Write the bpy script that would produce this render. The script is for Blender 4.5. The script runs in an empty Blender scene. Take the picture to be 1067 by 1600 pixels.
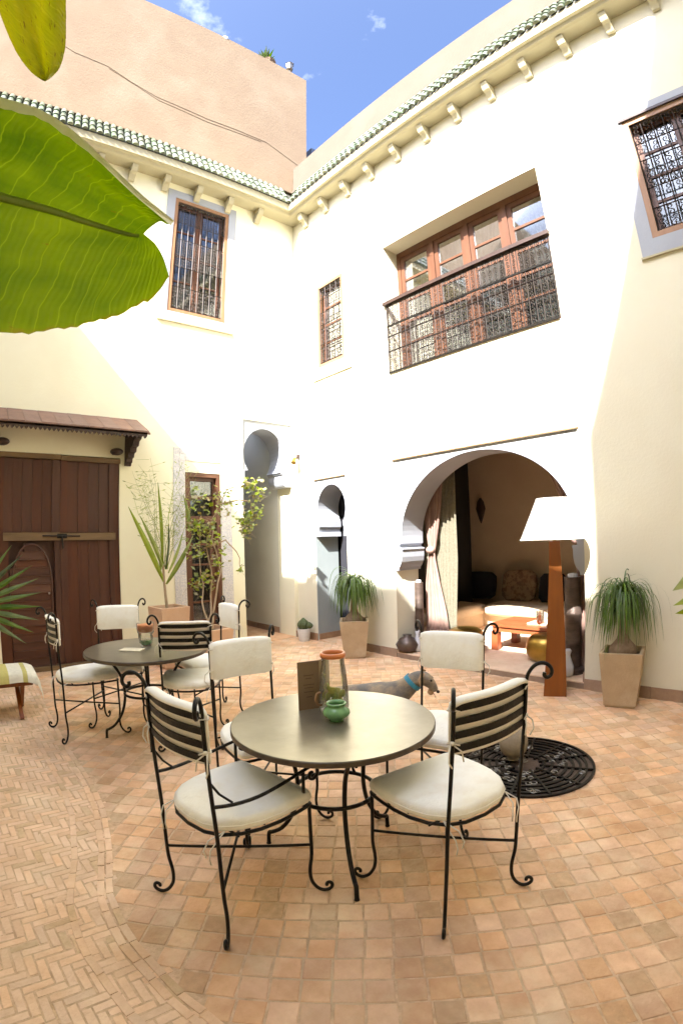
import bpy, math, random
from math import sin, cos, pi, radians, sqrt, hypot
from mathutils import Vector, Matrix, noise
random.seed(7)
S = bpy.context.scene
COL = S.collection

# ------------------------------------------------------------------ camera, sky, sun, exposure
cd = bpy.data.cameras.new('camera')
cam = bpy.data.objects.new('camera', cd)
COL.objects.link(cam)
S.camera = cam
# measured pose: eye height 1.5 m, wide stereographic lens
R3 = ((0.64907831, 0.05972879, 0.75837314), (0.76018601, -0.01352466, -0.64956472), (-0.02854098, 0.99812302, -0.05418355))
cam.matrix_world = Matrix([[*R3[0], 0], [*R3[1], 0], [*R3[2], 1.5], [0, 0, 0, 1]])
cd.type = 'PANO'
cd.sensor_fit = 'HORIZONTAL'
cd.sensor_width, cd.sensor_height = 10.67, 16.0
cd.clip_start, cd.clip_end = 0.02, 500
LENS = dict(panorama_type='FISHEYE_LENS_POLYNOMIAL', fisheye_fov=radians(180), fisheye_polynomial_k0=0.0,
            fisheye_polynomial_k1=-1.26034939e-01, fisheye_polynomial_k2=-7.39052730e-05,
            fisheye_polynomial_k3=1.80113413e-04, fisheye_polynomial_k4=-4.79187892e-06)
for k, v in LENS.items():
    for holder in (cd, getattr(cd, 'cycles', None)):
        if holder is not None and hasattr(holder, k):
            setattr(holder, k, v)
            break

SUN = Vector((-0.375, 1.0, -1.0)).normalized()      # the way the light travels
EL = math.asin(-SUN.z)
AZ = math.atan2(-SUN.x, -SUN.y)                      # from +Y towards +X
world = bpy.data.worlds.new('World')
S.world = world
world.use_nodes = True
nt = world.node_tree
bg = nt.nodes['Background']
sky = nt.nodes.new('ShaderNodeTexSky')
sky.sky_type = 'NISHITA'
sky.sun_disc = False
sky.sun_elevation = EL
sky.sun_rotation = AZ
sky.air_density = 0.5
sky.dust_density = 5.5
sky.ozone_density = 7.0
bg.inputs[1].default_value = 0.062
tc = nt.nodes.new('ShaderNodeTexCoord')
mp = nt.nodes.new('ShaderNodeMapping')
mp.inputs['Scale'].default_value = (2.2, 2.2, 3.5)
mp.inputs['Location'].default_value = (0.9, 0.55, 0.15)
nz = nt.nodes.new('ShaderNodeTexNoise')
nz.inputs['Scale'].default_value = 2.4
nz.inputs['Detail'].default_value = 7
nz.inputs['Roughness'].default_value = 0.6
cr = nt.nodes.new('ShaderNodeValToRGB')
cr.color_ramp.elements[0].position = 0.62
cr.color_ramp.elements[1].position = 0.95
cr.color_ramp.elements[1].color = (0.45, 0.45, 0.45, 1)
mx = nt.nodes.new('ShaderNodeMixRGB')
mx.inputs[2].default_value = (9.0, 9.3, 9.8, 1)
nt.links.new(tc.outputs['Generated'], mp.inputs[0])
nt.links.new(mp.outputs[0], nz.inputs[0])
nt.links.new(nz.outputs[0], cr.inputs[0])
nt.links.new(cr.outputs[0], mx.inputs[0])
nt.links.new(sky.outputs[0], mx.inputs[1])
nt.links.new(mx.outputs[0], bg.inputs[0])

sl = bpy.data.lights.new('sun', 'SUN')
sl.energy = 2.5
sl.angle = radians(0.55)
sl.color = (1.0, 0.97, 0.92)
so = bpy.data.objects.new('sun', sl)
COL.objects.link(so)
so.rotation_euler = SUN.to_track_quat('-Z', 'Y').to_euler()
so.location = (3, -8, 12)

vs = S.view_settings
S.display_settings.display_device = 'sRGB'
vs.view_transform = 'Standard'
vs.look = 'None'
vs.exposure = 3.58
vs.gamma = 1.0
vs.use_curve_mapping = False
cy = S.cycles
cy.use_denoising = True
cy.max_bounces = 10
cy.diffuse_bounces = 8
cy.glossy_bounces = 4
cy.transmission_bounces = 8
cy.transparent_max_bounces = 16
cy.caustics_reflective = False
cy.caustics_refractive = False
cy.sample_clamp_indirect = 6.0

# ------------------------------------------------------------------ helpers
def N(nt, t, **kw):
    n = nt.nodes.new(t)
    for k, v in kw.items():
        if isinstance(k, str) and k.startswith('i_'):
            n.inputs[k[2:].replace('_', ' ')].default_value = v
        else:
            setattr(n, k, v)
    return n

def mat(name, c1, c2=None, scale=6.0, rough=0.6, metal=0.0, bump=0.0, bscale=60.0, spec=0.5, stretch=(1, 1, 1),
        rand=0.0, dirt=None, odd=None, detail=5.0, coat=0.0, trans=0.0, c3=None, s3=1.0, coords='pos', lo=0.35, hi=0.65, sub=0.0):
    """procedural surface: two tones mixed by noise, an optional third by larger stains, fine relief, per piece variation"""
    m = bpy.data.materials.new(name)
    m.use_nodes = True
    t = m.node_tree
    L = t.links.new
    b = t.nodes['Principled BSDF']
    b.inputs['Roughness'].default_value = rough
    b.inputs['Metallic'].default_value = metal
    b.inputs['Specular IOR Level'].default_value = spec
    if coat:
        b.inputs['Coat Weight'].default_value = coat
        b.inputs['Coat Roughness'].default_value = 0.15
    if c2 is None:
        c2 = tuple(x * 0.86 for x in c1)
    if coords == 'pos':
        src = N(t, 'ShaderNodeNewGeometry').outputs['Position']
    else:
        src = N(t, 'ShaderNodeTexCoord').outputs['Object']
    mpn = N(t, 'ShaderNodeMapping')
    mpn.inputs['Scale'].default_value = stretch
    L(src, mpn.inputs[0])
    nn = N(t, 'ShaderNodeTexNoise', i_Scale=scale, i_Detail=detail, i_Roughness=0.6)
    L(mpn.outputs[0], nn.inputs[0])
    rp = N(t, 'ShaderNodeValToRGB')
    rp.color_ramp.elements[0].position = lo
    rp.color_ramp.elements[1].position = hi
    rp.color_ramp.elements[0].color = (*c1, 1)
    rp.color_ramp.elements[1].color = (*c2, 1)
    L(nn.outputs[0], rp.inputs[0])
    out = rp.outputs[0]
    if c3 is not None:
        n3 = N(t, 'ShaderNodeTexNoise', i_Scale=s3, i_Detail=4.0, i_Roughness=0.6)
        L(mpn.outputs[0], n3.inputs[0])
        r3 = N(t, 'ShaderNodeValToRGB')
        r3.color_ramp.elements[0].position = 0.5
        r3.color_ramp.elements[1].position = 0.72
        L(n3.outputs[0], r3.inputs[0])
        mm = N(t, 'ShaderNodeMixRGB')
        mm.inputs[2].default_value = (*c3, 1)
        L(r3.outputs[0], mm.inputs[0])
        L(out, mm.inputs[1])
        out = mm.outputs[0]
    if rand:
        gi = N(t, 'ShaderNodeNewGeometry')
        oi = N(t, 'ShaderNodeObjectInfo')
        ad = N(t, 'ShaderNodeMath', operation='ADD')
        L(gi.outputs['Random Per Island'], ad.inputs[0])
        L(oi.outputs['Random'], ad.inputs[1])
        fr = N(t, 'ShaderNodeMath', operation='FRACT')
        L(ad.outputs[0], fr.inputs[0])
        hs = N(t, 'ShaderNodeHueSaturation')
        mr = N(t, 'ShaderNodeMapRange')
        mr.inputs[3].default_value = 1 - rand
        mr.inputs[4].default_value = 1 + rand
        L(fr.outputs[0], mr.inputs[0])
        L(mr.outputs[0], hs.inputs['Value'])
        m7 = N(t, 'ShaderNodeMath', operation='MULTIPLY')
        m7.inputs[1].default_value = 7.13
        L(fr.outputs[0], m7.inputs[0])
        f2 = N(t, 'ShaderNodeMath', operation='FRACT')
        L(m7.outputs[0], f2.inputs[0])
        mr2 = N(t, 'ShaderNodeMapRange')
        mr2.inputs[3].default_value = 1 - rand * 1.1
        mr2.inputs[4].default_value = 1 + rand * 0.7
        L(f2.outputs[0], mr2.inputs[0])
        L(mr2.outputs[0], hs.inputs['Saturation'])
        L(out, hs.inputs['Color'])
        out = hs.outputs[0]
        if odd:
            m11 = N(t, 'ShaderNodeMath', operation='MULTIPLY')
            m11.inputs[1].default_value = 31.7
            L(fr.outputs[0], m11.inputs[0])
            f3 = N(t, 'ShaderNodeMath', operation='FRACT')
            L(m11.outputs[0], f3.inputs[0])
            lt = N(t, 'ShaderNodeMath', operation='LESS_THAN')
            lt.inputs[1].default_value = .10
            L(f3.outputs[0], lt.inputs[0])
            no_ = N(t, 'ShaderNodeTexNoise', i_Scale=30.0, i_Detail=4.0)
            L(mpn.outputs[0], no_.inputs[0])
            mt_ = N(t, 'ShaderNodeMath', operation='MULTIPLY')
            L(lt.outputs[0], mt_.inputs[0])
            L(no_.outputs[0], mt_.inputs[1])
            mo = N(t, 'ShaderNodeMixRGB')
            mo.inputs[2].default_value = (*odd, 1)
            L(mt_.outputs[0], mo.inputs[0])
            L(out, mo.inputs[1])
            out = mo.outputs[0]
    if dirt:
        gp = N(t, 'ShaderNodeNewGeometry').outputs['Position']
        nd = N(t, 'ShaderNodeTexNoise', i_Scale=1.7, i_Detail=8.0, i_Roughness=0.7)
        L(gp, nd.inputs[0])
        rd = N(t, 'ShaderNodeValToRGB')
        rd.color_ramp.elements[0].position = 0.40
        rd.color_ramp.elements[1].position = 0.62
        rd.color_ramp.elements[0].color = (*dirt, 1)
        rd.color_ramp.elements[1].color = (1, 1, 1, 1)
        L(nd.outputs[0], rd.inputs[0])
        ml = N(t, 'ShaderNodeMixRGB', blend_type='MULTIPLY')
        ml.inputs[0].default_value = 1.0
        L(out, ml.inputs[1])
        L(rd.outputs[0], ml.inputs[2])
        out = ml.outputs[0]
    L(out, b.inputs['Base Color'])
    if bump:
        nb = N(t, 'ShaderNodeTexNoise', i_Scale=bscale, i_Detail=6.0, i_Roughness=0.65)
        L(mpn.outputs[0], nb.inputs[0])
        bp = N(t, 'ShaderNodeBump', i_Strength=min(1.0, bump), i_Distance=0.01)
        L(nb.outputs[0], bp.inputs['Height'])
        L(bp.outputs[0], b.inputs['Normal'])
    if trans:
        tl = N(t, 'ShaderNodeBsdfTranslucent')
        ms = N(t, 'ShaderNodeMixShader')
        ms.inputs[0].default_value = trans
        L(out, tl.inputs[0])
        L(b.outputs[0], ms.inputs[1])
        L(tl.outputs[0], ms.inputs[2])
        L(ms.outputs[0], t.nodes['Material Output'].inputs[0])
    return m

def glass_mat(name, tint=(0.9, 0.95, 0.95), clear=0.75, k=1.0):
    m = bpy.data.materials.new(name)
    m.use_nodes = True
    t = m.node_tree
    t.nodes.clear()
    o = N(t, 'ShaderNodeOutputMaterial')
    tr = N(t, 'ShaderNodeBsdfTransparent')
    tr.inputs[0].default_value = (*tint, 1)
    gl = N(t, 'ShaderNodeBsdfGlossy')
    gl.inputs['Roughness'].default_value = 0.03
    fr = N(t, 'ShaderNodeFresnel', i_IOR=1.5)
    ad = N(t, 'ShaderNodeMath', operation='MULTIPLY_ADD')
    ad.inputs[1].default_value = k
    ad.inputs[2].default_value = 1 - clear
    ad.use_clamp = True
    t.links.new(fr.outputs[0], ad.inputs[0])
    ms = N(t, 'ShaderNodeMixShader')
    t.links.new(ad.outputs[0], ms.inputs[0])
    t.links.new(tr.outputs[0], ms.inputs[1])
    t.links.new(gl.outputs[0], ms.inputs[2])
    t.links.new(ms.outputs[0], o.inputs[0])
    return m

M = {}
M['cream'] = mat('cream_plaster', (.77, .745, .58), (.75, .72, .55), 1.3, .9, bump=.25, bscale=35, spec=.15, c3=(.72, .67, .50), s3=.7)
M['cream2'] = mat('pale_plaster', (.68, .65, .525), (.655, .62, .49), 1.1, .9, bump=.25, bscale=35, spec=.15, c3=(.635, .59, .455), s3=.6)
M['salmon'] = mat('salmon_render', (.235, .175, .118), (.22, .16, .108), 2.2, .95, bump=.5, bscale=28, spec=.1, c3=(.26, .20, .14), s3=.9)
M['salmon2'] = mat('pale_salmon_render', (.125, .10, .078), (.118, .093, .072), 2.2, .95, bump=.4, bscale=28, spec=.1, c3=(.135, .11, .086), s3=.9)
M['trim'] = mat('trim_plaster', (.42, .38, .26), (.40, .36, .24), 3, .85, bump=.12, bscale=50, spec=.2)
M['bluewhite'] = mat('bluish_plaster', (.33, .35, .39), (.315, .33, .37), 2.5, .7, bump=.15, bscale=40, spec=.3)
M['tadelakt'] = mat('grey_blue_tadelakt', (.29, .325, .33), (.26, .295, .30), 2.0, .5, bump=.12, bscale=20, spec=.4)
M['corridor'] = mat('corridor_plaster', (.64, .62, .51), (.60, .58, .47), 2.0, .8, bump=.15, bscale=30, spec=.2)
M['alcove'] = mat('alcove_plaster', (.52, .43, .32), (.48, .39, .29), 1.5, .75, bump=.2, bscale=25, spec=.3)
M['dark'] = mat('dark_room', (.008, .0075, .007), (.006, .0055, .005), 2, .9)  # near-black colour carries the darkness of the unlit rooms
M['floor_tile'] = mat('terracotta_tile', (.79, .53, .335), (.67, .415, .255), 7, .6, bump=.5, bscale=45, spec=.3, rand=.12, odd=(.46, .33, .20), dirt=(.78, .72, .65), c3=(.80, .63, .43), s3=3.1)
M['brick'] = mat('pale_brick', (.80, .585, .41), (.74, .52, .355), 14, .75, bump=.5, bscale=70, spec=.2, rand=.08, odd=(.50, .38, .22), dirt=(.84, .79, .73), c3=(.79, .63, .46), s3=2.0)
M['mortar'] = mat('sandy_mortar', (.70, .50, .34), (.48, .33, .21), 20, .9, bump=.6, bscale=120, spec=.1, c3=(.56, .43, .29), s3=2.0)
M['skirt'] = mat('terracotta_skirting', (.34, .22, .14), (.28, .175, .11), 12, .6, bump=.3, bscale=40, rand=.16)
M['iron'] = mat('black_wrought_iron', (.010, .009, .007), (.017, .014, .011), 30, .42, metal=.6, bump=.15, bscale=150)
M['rust_iron'] = mat('brown_wrought_iron', (.045, .034, .028), (.03, .022, .02), 25, .55, metal=.5)
M['cushion'] = mat('off_white_canvas', (.86, .85, .80), (.83, .815, .76), 5, .92, bump=.7, bscale=16, spec=.12, c3=(.79, .75, .67), s3=7, coords='obj')
M['cord'] = mat('white_cord', (.74, .70, .62), None, 20, .9)
M['tabletop'] = mat('worn_zinc_top', (.24, .21, .155), (.19, .165, .12), 5, .28, metal=.5, bump=.06, bscale=25, spec=.6, c3=(.28, .25, .19), s3=3)
M['rim'] = mat('dark_zinc_rim', (.12, .10, .075), (.08, .065, .05), 9, .35, metal=.7)
M['door'] = mat('dark_red_brown_wood', (.085, .028, .013), (.058, .019, .009), 6, .5, bump=.3, bscale=30, stretch=(1, 1, .12), spec=.4, rand=.12)
M['doorh'] = mat('dark_horizontal_board', (.10, .037, .019), (.065, .023, .012), 6, .5, bump=.3, bscale=30, stretch=(1, .12, 1), spec=.4, rand=.14)
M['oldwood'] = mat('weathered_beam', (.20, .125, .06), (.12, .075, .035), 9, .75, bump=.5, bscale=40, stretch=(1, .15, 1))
M['canopy'] = mat('brown_painted_boards', (.24, .135, .095), (.18, .10, .07), 8, .6, bump=.25, bscale=25, rand=.1)
M['darkwood'] = mat('dark_carved_wood', (.045, .022, .014), (.03, .014, .01), 9, .5, bump=.2)
M['cedar'] = mat('cedar_joinery', (.125, .052, .026), (.09, .036, .018), 8, .42, bump=.2, bscale=40, stretch=(1, 1, .15), spec=.4)
M['cedarpale'] = mat('pale_cedar_frame', (.30, .165, .085), (.24, .125, .06), 8, .5, bump=.2, bscale=40, stretch=(1, 1, .15), spec=.4)
M['lampwood'] = mat('oiled_red_brown_wood', (.23, .065, .006), (.14, .038, .003), 7, .38, bump=.12, bscale=40, stretch=(1, 1, .08), spec=.5)
M['redwood'] = mat('red_brown_table_wood', (.30, .08, .03), (.22, .055, .02), 7, .35, spec=.5, stretch=(.15, 1, 1))
M['glass'] = glass_mat('window_glass', clear=.95, k=.55)
M['jarglass'] = glass_mat('jar_glass', tint=(.97, .98, .96), clear=.92, k=.8)
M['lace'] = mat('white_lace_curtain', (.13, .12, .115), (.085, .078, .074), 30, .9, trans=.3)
M['shade'] = mat('cream_lamp_shade', (.46, .43, .38), (.44, .41, .36), 40, .85, trans=.22, bump=.1, bscale=200)
M['stonepot'] = mat('beige_cast_stone', (.42, .31, .19), (.36, .26, .155), 6, .8, bump=.3, bscale=50, c3=(.46, .36, .24), s3=4, coords='obj')
M['pinkpot'] = mat('pinkish_cast_stone', (.60, .40, .26), (.55, .36, .23), 6, .8, bump=.3, bscale=50)
M['whitepot'] = mat('white_ceramic', (.66, .66, .66), None, 8, .35)
M['soil'] = mat('potting_soil', (.07, .045, .025), (.11, .08, .04), 40, .95, bump=.8, bscale=90)
M['leafdark'] = mat('dark_grass_leaf', (.06, .125, .015), (.11, .19, .03), 12, .45, rand=.35, trans=.3)
M['leaflight'] = mat('yellow_green_leaf', (.22, .30, .035), (.32, .38, .06), 12, .5, rand=.3, trans=.35)
M['leafdry'] = mat('dry_leaf', (.34, .27, .10), (.26, .24, .09), 12, .6, rand=.3, trans=.3)
M['bark'] = mat('grey_brown_bark', (.24, .16, .10), (.17, .11, .065), 20, .85, bump=.6, bscale=60)
M['twig'] = mat('pale_twig', (.40, .30, .19), (.30, .22, .13), 20, .85)
M['cactus'] = mat('green_cactus', (.05, .075, .02), (.08, .10, .035), 30, .6, bump=.8, bscale=90)
M['rooftile'] = mat('green_glazed_tile', (.075, .105, .07), (.16, .185, .13), 7, .28, rand=.35, spec=.5, bump=.2, bscale=40, c3=(.24, .225, .165), s3=6)
M['roofbed'] = mat('dark_green_tile_bed', (.05, .055, .04), (.08, .07, .05), 10, .7)
M['brass'] = mat('aged_brass', (.42, .26, .06), (.33, .20, .045), 8, .32, metal=.95)
M['sofa'] = mat('beige_sofa_cloth', (.58, .47, .34), (.54, .43, .31), 20, .9, bump=.2, bscale=200)
M['rose'] = mat('dusty_rose_curtain', (.32, .205, .165), (.27, .165, .135), 9, .75, trans=.15, bump=.1)
M['sheer'] = mat('olive_lace_curtain', (.21, .195, .14), (.155, .14, .095), 45, .85, trans=.3, bump=.5, bscale=70)
M['black'] = mat('black_cloth', (.012, .012, .018), None, 20, .9)
M['taupe'] = mat('taupe_embroidered_cloth', (.24, .17, .10), (.13, .07, .04), 14, .85, lo=.48, hi=.56)
M['greencer'] = mat('green_glazed_ceramic', (.10, .26, .09), (.15, .33, .14), 18, .22, coat=.5, coords='obj')
M['orange'] = mat('orange_glaze', (.62, .20, .06), (.55, .16, .04), 8, .3)
M['lemon'] = mat('lemon_slices', (.62, .60, .12), (.42, .48, .10), 30, .4, trans=.3)
M['card'] = mat('brown_menu_card', (.22, .145, .085), (.20, .13, .075), 5, .6)
M['cardlight'] = mat('pale_card', (.40, .30, .17), (.36, .27, .15), 5, .6)
M['ink'] = mat('faint_brown_print', (.12, .075, .045), None, 5, .7)
M['paper'] = mat('cream_paper', (.72, .66, .50), None, 5, .8)
M['stone'] = mat('carved_grey_stone', (.34, .28, .20), (.26, .21, .15), 14, .85, bump=.5, bscale=60)
M['white_shiny'] = mat('silvered_ceramic', (.62, .64, .70), None, 5, .12)
M['bluetile'] = mat('patterned_blue_white_tile', (.60, .58, .56), (.46, .46, .50), 55, .45, rand=.07, lo=.47, hi=.53)
M['yellowcloth'] = mat('white_towel', (.72, .70, .60), None, 30, .95, bump=.4, bscale=200)
M['stripe'] = mat('yellow_green_stripe', (.52, .47, .16), None, 30, .95, bump=.4, bscale=200)
M['fur_grey'] = mat('grey_brindled_fur', (.16, .15, .145), (.34, .27, .19), 6.5, .85, bump=.6, bscale=90, stretch=(1, 1, 1.4), lo=.42, hi=.60)
M['fur_tan'] = mat('tan_fur', (.40, .27, .16), (.30, .19, .11), 20, .85, bump=.5, bscale=120)
M['nose'] = mat('black_nose', (.015, .012, .012), None, 20, .3)
M['tongue'] = mat('dark_pink_tongue', (.30, .10, .07), None, 20, .4)
M['bluecollar'] = mat('blue_collar', (.04, .26, .42), None, 20, .5)
M['metal_grey'] = mat('dull_galvanised_metal', (.35, .33, .30), (.25, .24, .22), 10, .45, metal=.8)
M['amphora'] = mat('dark_bronze_column', (.075, .055, .045), (.12, .085, .07), 7, .35, metal=.4, bump=.3, stretch=(1, 1, 3))

class MB:
    def __init__(self, T=None):
        self.v, self.f, self.T = [], [], T
    def add(self, vs, fs):
        o = len(self.v)
        T = self.T
        for p in vs:
            self.v.append(tuple(T(*p)) if T else tuple(p))
        self.f += [tuple(i + o for i in f) for f in fs]
        return self
    def box(self, x0, x1, y0, y1, z0, z1):
        vs = [(x, y, z) for z in (z0, z1) for y in (y0, y1) for x in (x0, x1)]
        return self.add(vs, [(0, 2, 3, 1), (4, 5, 7, 6), (0, 1, 5, 4), (2, 6, 7, 3), (0, 4, 6, 2), (1, 3, 7, 5)])
    def beam(self, a, b, w, h, up=(0, 0, 1)):
        a, b, up = Vector(a), Vector(b), Vector(up)
        d = (b - a).normalized()
        s = d.cross(up)
        if s.length < 1e-5:
            s = d.cross(Vector((1, 0, 0)))
        s.normalize()
        u = s.cross(d).normalized()
        vs = []
        for p in (a, b):
            for i, j in ((-1, -1), (1, -1), (1, 1), (-1, 1)):
                vs.append(p + s * (i * w / 2) + u * (j * h / 2))
        return self.add(vs, [(3, 2, 1, 0), (4, 5, 6, 7), (0, 1, 5, 4), (1, 2, 6, 5), (2, 3, 7, 6), (3, 0, 4, 7)])
    def tube(self, pts, r, seg=6, cap=True):
        P = [Vector(p) for p in pts]
        n = len(P)
        rr = r if isinstance(r, (list, tuple)) else [r] * n
        vs, fs = [], []
        prev = None
        for i, p in enumerate(P):
            d = (P[min(i + 1, n - 1)] - P[max(i - 1, 0)])
            if d.length < 1e-9:
                d = Vector((0, 0, 1))
            d.normalize()
            if prev is None:
                s = d.cross(Vector((0, 0, 1)))
                if s.length < .1:
                    s = d.cross(Vector((1, 0, 0)))
            else:
                s = prev - d * prev.dot(d)
                if s.length < 1e-6:
                    s = d.cross(Vector((1, 0, 0)))
            s.normalize()
            prev = s
            u = d.cross(s)
            for k in range(seg):
                a = 2 * pi * k / seg
                vs.append(p + (s * cos(a) + u * sin(a)) * rr[i])
        for i in range(n - 1):
            for k in range(seg):
                k2 = (k + 1) % seg
                fs.append((i * seg + k, i * seg + k2, (i + 1) * seg + k2, (i + 1) * seg + k))
        if cap:
            fs.append(tuple(range(seg))[::-1])
            fs.append(tuple((n - 1) * seg + k for k in range(seg)))
        return self.add(vs, fs)
    def lathe(self, prof, seg=20, c=(0, 0, 0), sx=1, sy=1, cap=True):
        vs, fs = [], []
        for r, z in prof:
            for k in range(seg):
                a = 2 * pi * k / seg
                vs.append((c[0] + r * cos(a) * sx, c[1] + r * sin(a) * sy, c[2] + z))
        for i in range(len(prof) - 1):
            for k in range(seg):
                k2 = (k + 1) % seg
                fs.append((i * seg + k, i * seg + k2, (i + 1) * seg + k2, (i + 1) * seg + k))
        if cap:
            fs.append(tuple(range(seg))[::-1])
            fs.append(tuple((len(prof) - 1) * seg + k for k in range(seg)))
        return self.add(vs, fs)
    def rings(self, rings, cap=True, closed=True):
        n = len(rings[0])
        vs = [p for r in rings for p in r]
        fs = []
        for i in range(len(rings) - 1):
            for k in range(n if closed else n - 1):
                k2 = (k + 1) % n
                fs.append((i * n + k, i * n + k2, (i + 1) * n + k2, (i + 1) * n + k))
        if cap and closed:
            fs.append(tuple(range(n))[::-1])
            fs.append(tuple((len(rings) - 1) * n + k for k in range(n)))
        return self.add(vs, fs)
    def prism(self, outline, d0, d1):
        """outline in (u, z), extruded along the middle coordinate"""
        n = len(outline)
        vs = [(u, d0, z) for u, z in outline] + [(u, d1, z) for u, z in outline]
        fs = [tuple(range(n)), tuple(range(2 * n - 1, n - 1, -1))]
        for i in range(n):
            j = (i + 1) % n
            fs.append((i, j, n + j, n + i))
        return self.add(vs, fs)
    def ball(self, c, rx, ry=None, rz=None, seg=12, rg=8):
        ry = ry or rx
        rz = rz or rx
        prof = [(max(1e-4, sin(pi * i / rg)), -cos(pi * i / rg)) for i in range(rg + 1)]
        vs, fs = [], []
        for r, z in prof:
            for k in range(seg):
                a = 2 * pi * k / seg
                vs.append((c[0] + r * cos(a) * rx, c[1] + r * sin(a) * ry, c[2] + z * rz))
        for i in range(rg):
            for k in range(seg):
                k2 = (k + 1) % seg
                fs.append((i * seg + k, i * seg + k2, (i + 1) * seg + k2, (i + 1) * seg + k))
        return self.add(vs, fs)
    def mesh(self, name, m, smooth=False, angle=None):
        me = bpy.data.meshes.new(name)
        me.from_pydata(self.v, [], self.f)
        for mm in (m if isinstance(m, (list, tuple)) else [m]):
            me.materials.append(M[mm] if isinstance(mm, str) else mm)
        if smooth:
            me.polygons.foreach_set('use_smooth', [True] * len(me.polygons))
            if angle:
                me.set_sharp_from_angle(angle=radians(angle))
        me.update()
        return me
    def build(self, name, m, parent=None, smooth=False, loc=None, rz=0, angle=None):
        return link(name, self.mesh(name, m, smooth, angle), parent, loc, rz)

def link(name, me, parent=None, loc=None, rz=0):
    o = bpy.data.objects.new(name, me)
    COL.objects.link(o)
    if loc is not None:
        o.location = loc
    if rz:
        o.rotation_euler.z = rz
    if parent is not None:
        o.parent = parent
    return o

def tag(o, label=None, cat=None, group=None, kind=None):
    if label: o['label'] = label
    if cat: o['category'] = cat
    if group: o['group'] = group
    if kind: o['kind'] = kind
    return o

def empty(name, loc=(0, 0, 0), rz=0, label=None, cat=None, group=None):
    o = link(name, None, None, loc, rz)
    o.empty_display_size = .1
    return tag(o, label, cat, group)

def kids(o):
    return [c for c in COL.objects if c.parent is o]

def dup(root, loc, rz, label):
    r = root.copy()
    COL.objects.link(r)
    r.location = loc
    r.rotation_euler = (0, 0, rz)
    r['label'] = label
    for ch in KIDS[root.name]:
        c = ch.copy()
        COL.objects.link(c)
        c.parent = r
        for g in KIDS.get(ch.name, []):
            d = g.copy()
            COL.objects.link(d)
            d.parent = c
    return r
KIDS = {}

def smooth_line(P, n):
    """Catmull-Rom through P, n samples per span"""
    P = [Vector(p) for p in P]
    out = []
    for i in range(len(P) - 1):
        p0, p1, p2, p3 = P[max(i - 1, 0)], P[i], P[i + 1], P[min(i + 2, len(P) - 1)]
        for k in range(n):
            t = k / n
            out.append(.5 * ((2 * p1) + (p2 - p0) * t + (2 * p0 - 5 * p1 + 4 * p2 - p3) * t * t + (-p0 + 3 * p1 - 3 * p2 + p3) * t ** 3))
    out.append(P[-1])
    return out

def spiral(cx, cz, r, a0, turns, n=10, shrink=.25, sgn=1):
    return [(cx + r * (1 - (1 - shrink) * i / n) * cos(a0 + sgn * 2 * pi * turns * i / n),
             cz + r * (1 - (1 - shrink) * i / n) * sin(a0 + sgn * 2 * pi * turns * i / n)) for i in range(n + 1)]

XL, YR = -6.46, 4.60                 # plane of the left wall and of the right wall
LW = lambda u, d, z: (XL + d, u, z)  # u along the wall, d out into the courtyard
RW = lambda u, d, z: (u, YR - d, z)

def wall_mesh(T, u0, u1, z0, z1, holes, depth, back=True):
    """a wall face with rectangular holes, its reveals and its back face"""
    b = MB(T)
    us = sorted({u0, u1, *[h[0] for h in holes], *[h[1] for h in holes]})
    zs = sorted({z0, z1, *[h[2] for h in holes], *[h[3] for h in holes]})
    for i in range(len(us) - 1):
        for j in range(len(zs) - 1):
            uc, zc = (us[i] + us[i + 1]) / 2, (zs[j] + zs[j + 1]) / 2
            if any(h[0] < uc < h[1] and h[2] < zc < h[3] for h in holes):
                continue
            for d in ((0, -depth) if back else (0,)):
                b.add([(us[i], d, zs[j]), (us[i + 1], d, zs[j]), (us[i + 1], d, zs[j + 1]), (us[i], d, zs[j + 1])], [(0, 1, 2, 3)])
    for a, c, e, g in holes:
        for p, q in (((a, e), (a, g)), ((c, e), (c, g)), ((a, g), (c, g)), ((a, e), (c, e))):
            b.add([(p[0], 0, p[1]), (q[0], 0, q[1]), (q[0], -depth, q[1]), (p[0], -depth, p[1])], [(0, 1, 2, 3)])
    return b

# ------------------------------------------------------------------ ground
floor = MB().box(-14, 8, -9, 12, -.3, -.0024).build('floor', 'mortar')
tag(floor, kind='structure')

def bandf(x):            # the pale brick border between square tiles and herringbone
    P = [(-9, .62), (-3.9, .58), (-3.2, .60), (-2.8, .57), (-2.4, .49), (-2.05, .38), (-1.75, .36), (-1.36, .41), (-1.2, .45), (1.5, .75)]
    for (a, b), (c, d) in zip(P, P[1:]):
        if a <= x <= c:
            return b + (d - b) * (x - a) / (c - a)
    return P[-1][1]

def tile_mesh(w, l, bev, seed, name, m):
    rr = random.Random(seed)
    vs, n = [], 0
    b = MB()
    o = [rr.uniform(-.0012, .0012) for _ in range(4)]
    e = [rr.uniform(0, .0042) for _ in range(8)]
    c0 = [(-w / 2 + e[0], -l / 2 + e[1]), (w / 2 - e[2], -l / 2 + e[3]), (w / 2 - e[4], l / 2 - e[5]), (-w / 2 + e[6], l / 2 - e[7])]
    lo = [(x, y, -.012) for x, y in c0]
    mid = [(x, y, -.0022 + z) for (x, y), z in zip(c0, o)]
    top = [(x * (1 - bev / w * 2), y * (1 - bev / l * 2), z) for (x, y), z in zip(c0, o)]
    b.rings([lo, mid, top], cap=False)
    b.f.append((8, 9, 10, 11))
    return b.mesh(name, m)
tvars = [tile_mesh(.1012, .1012, .003, i, 'tile', 'floor_tile') for i in range(6)]
bvars = [tile_mesh(.0372, .1135, .0015, 50 + i, 'brick', 'brick') for i in range(5)]

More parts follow.
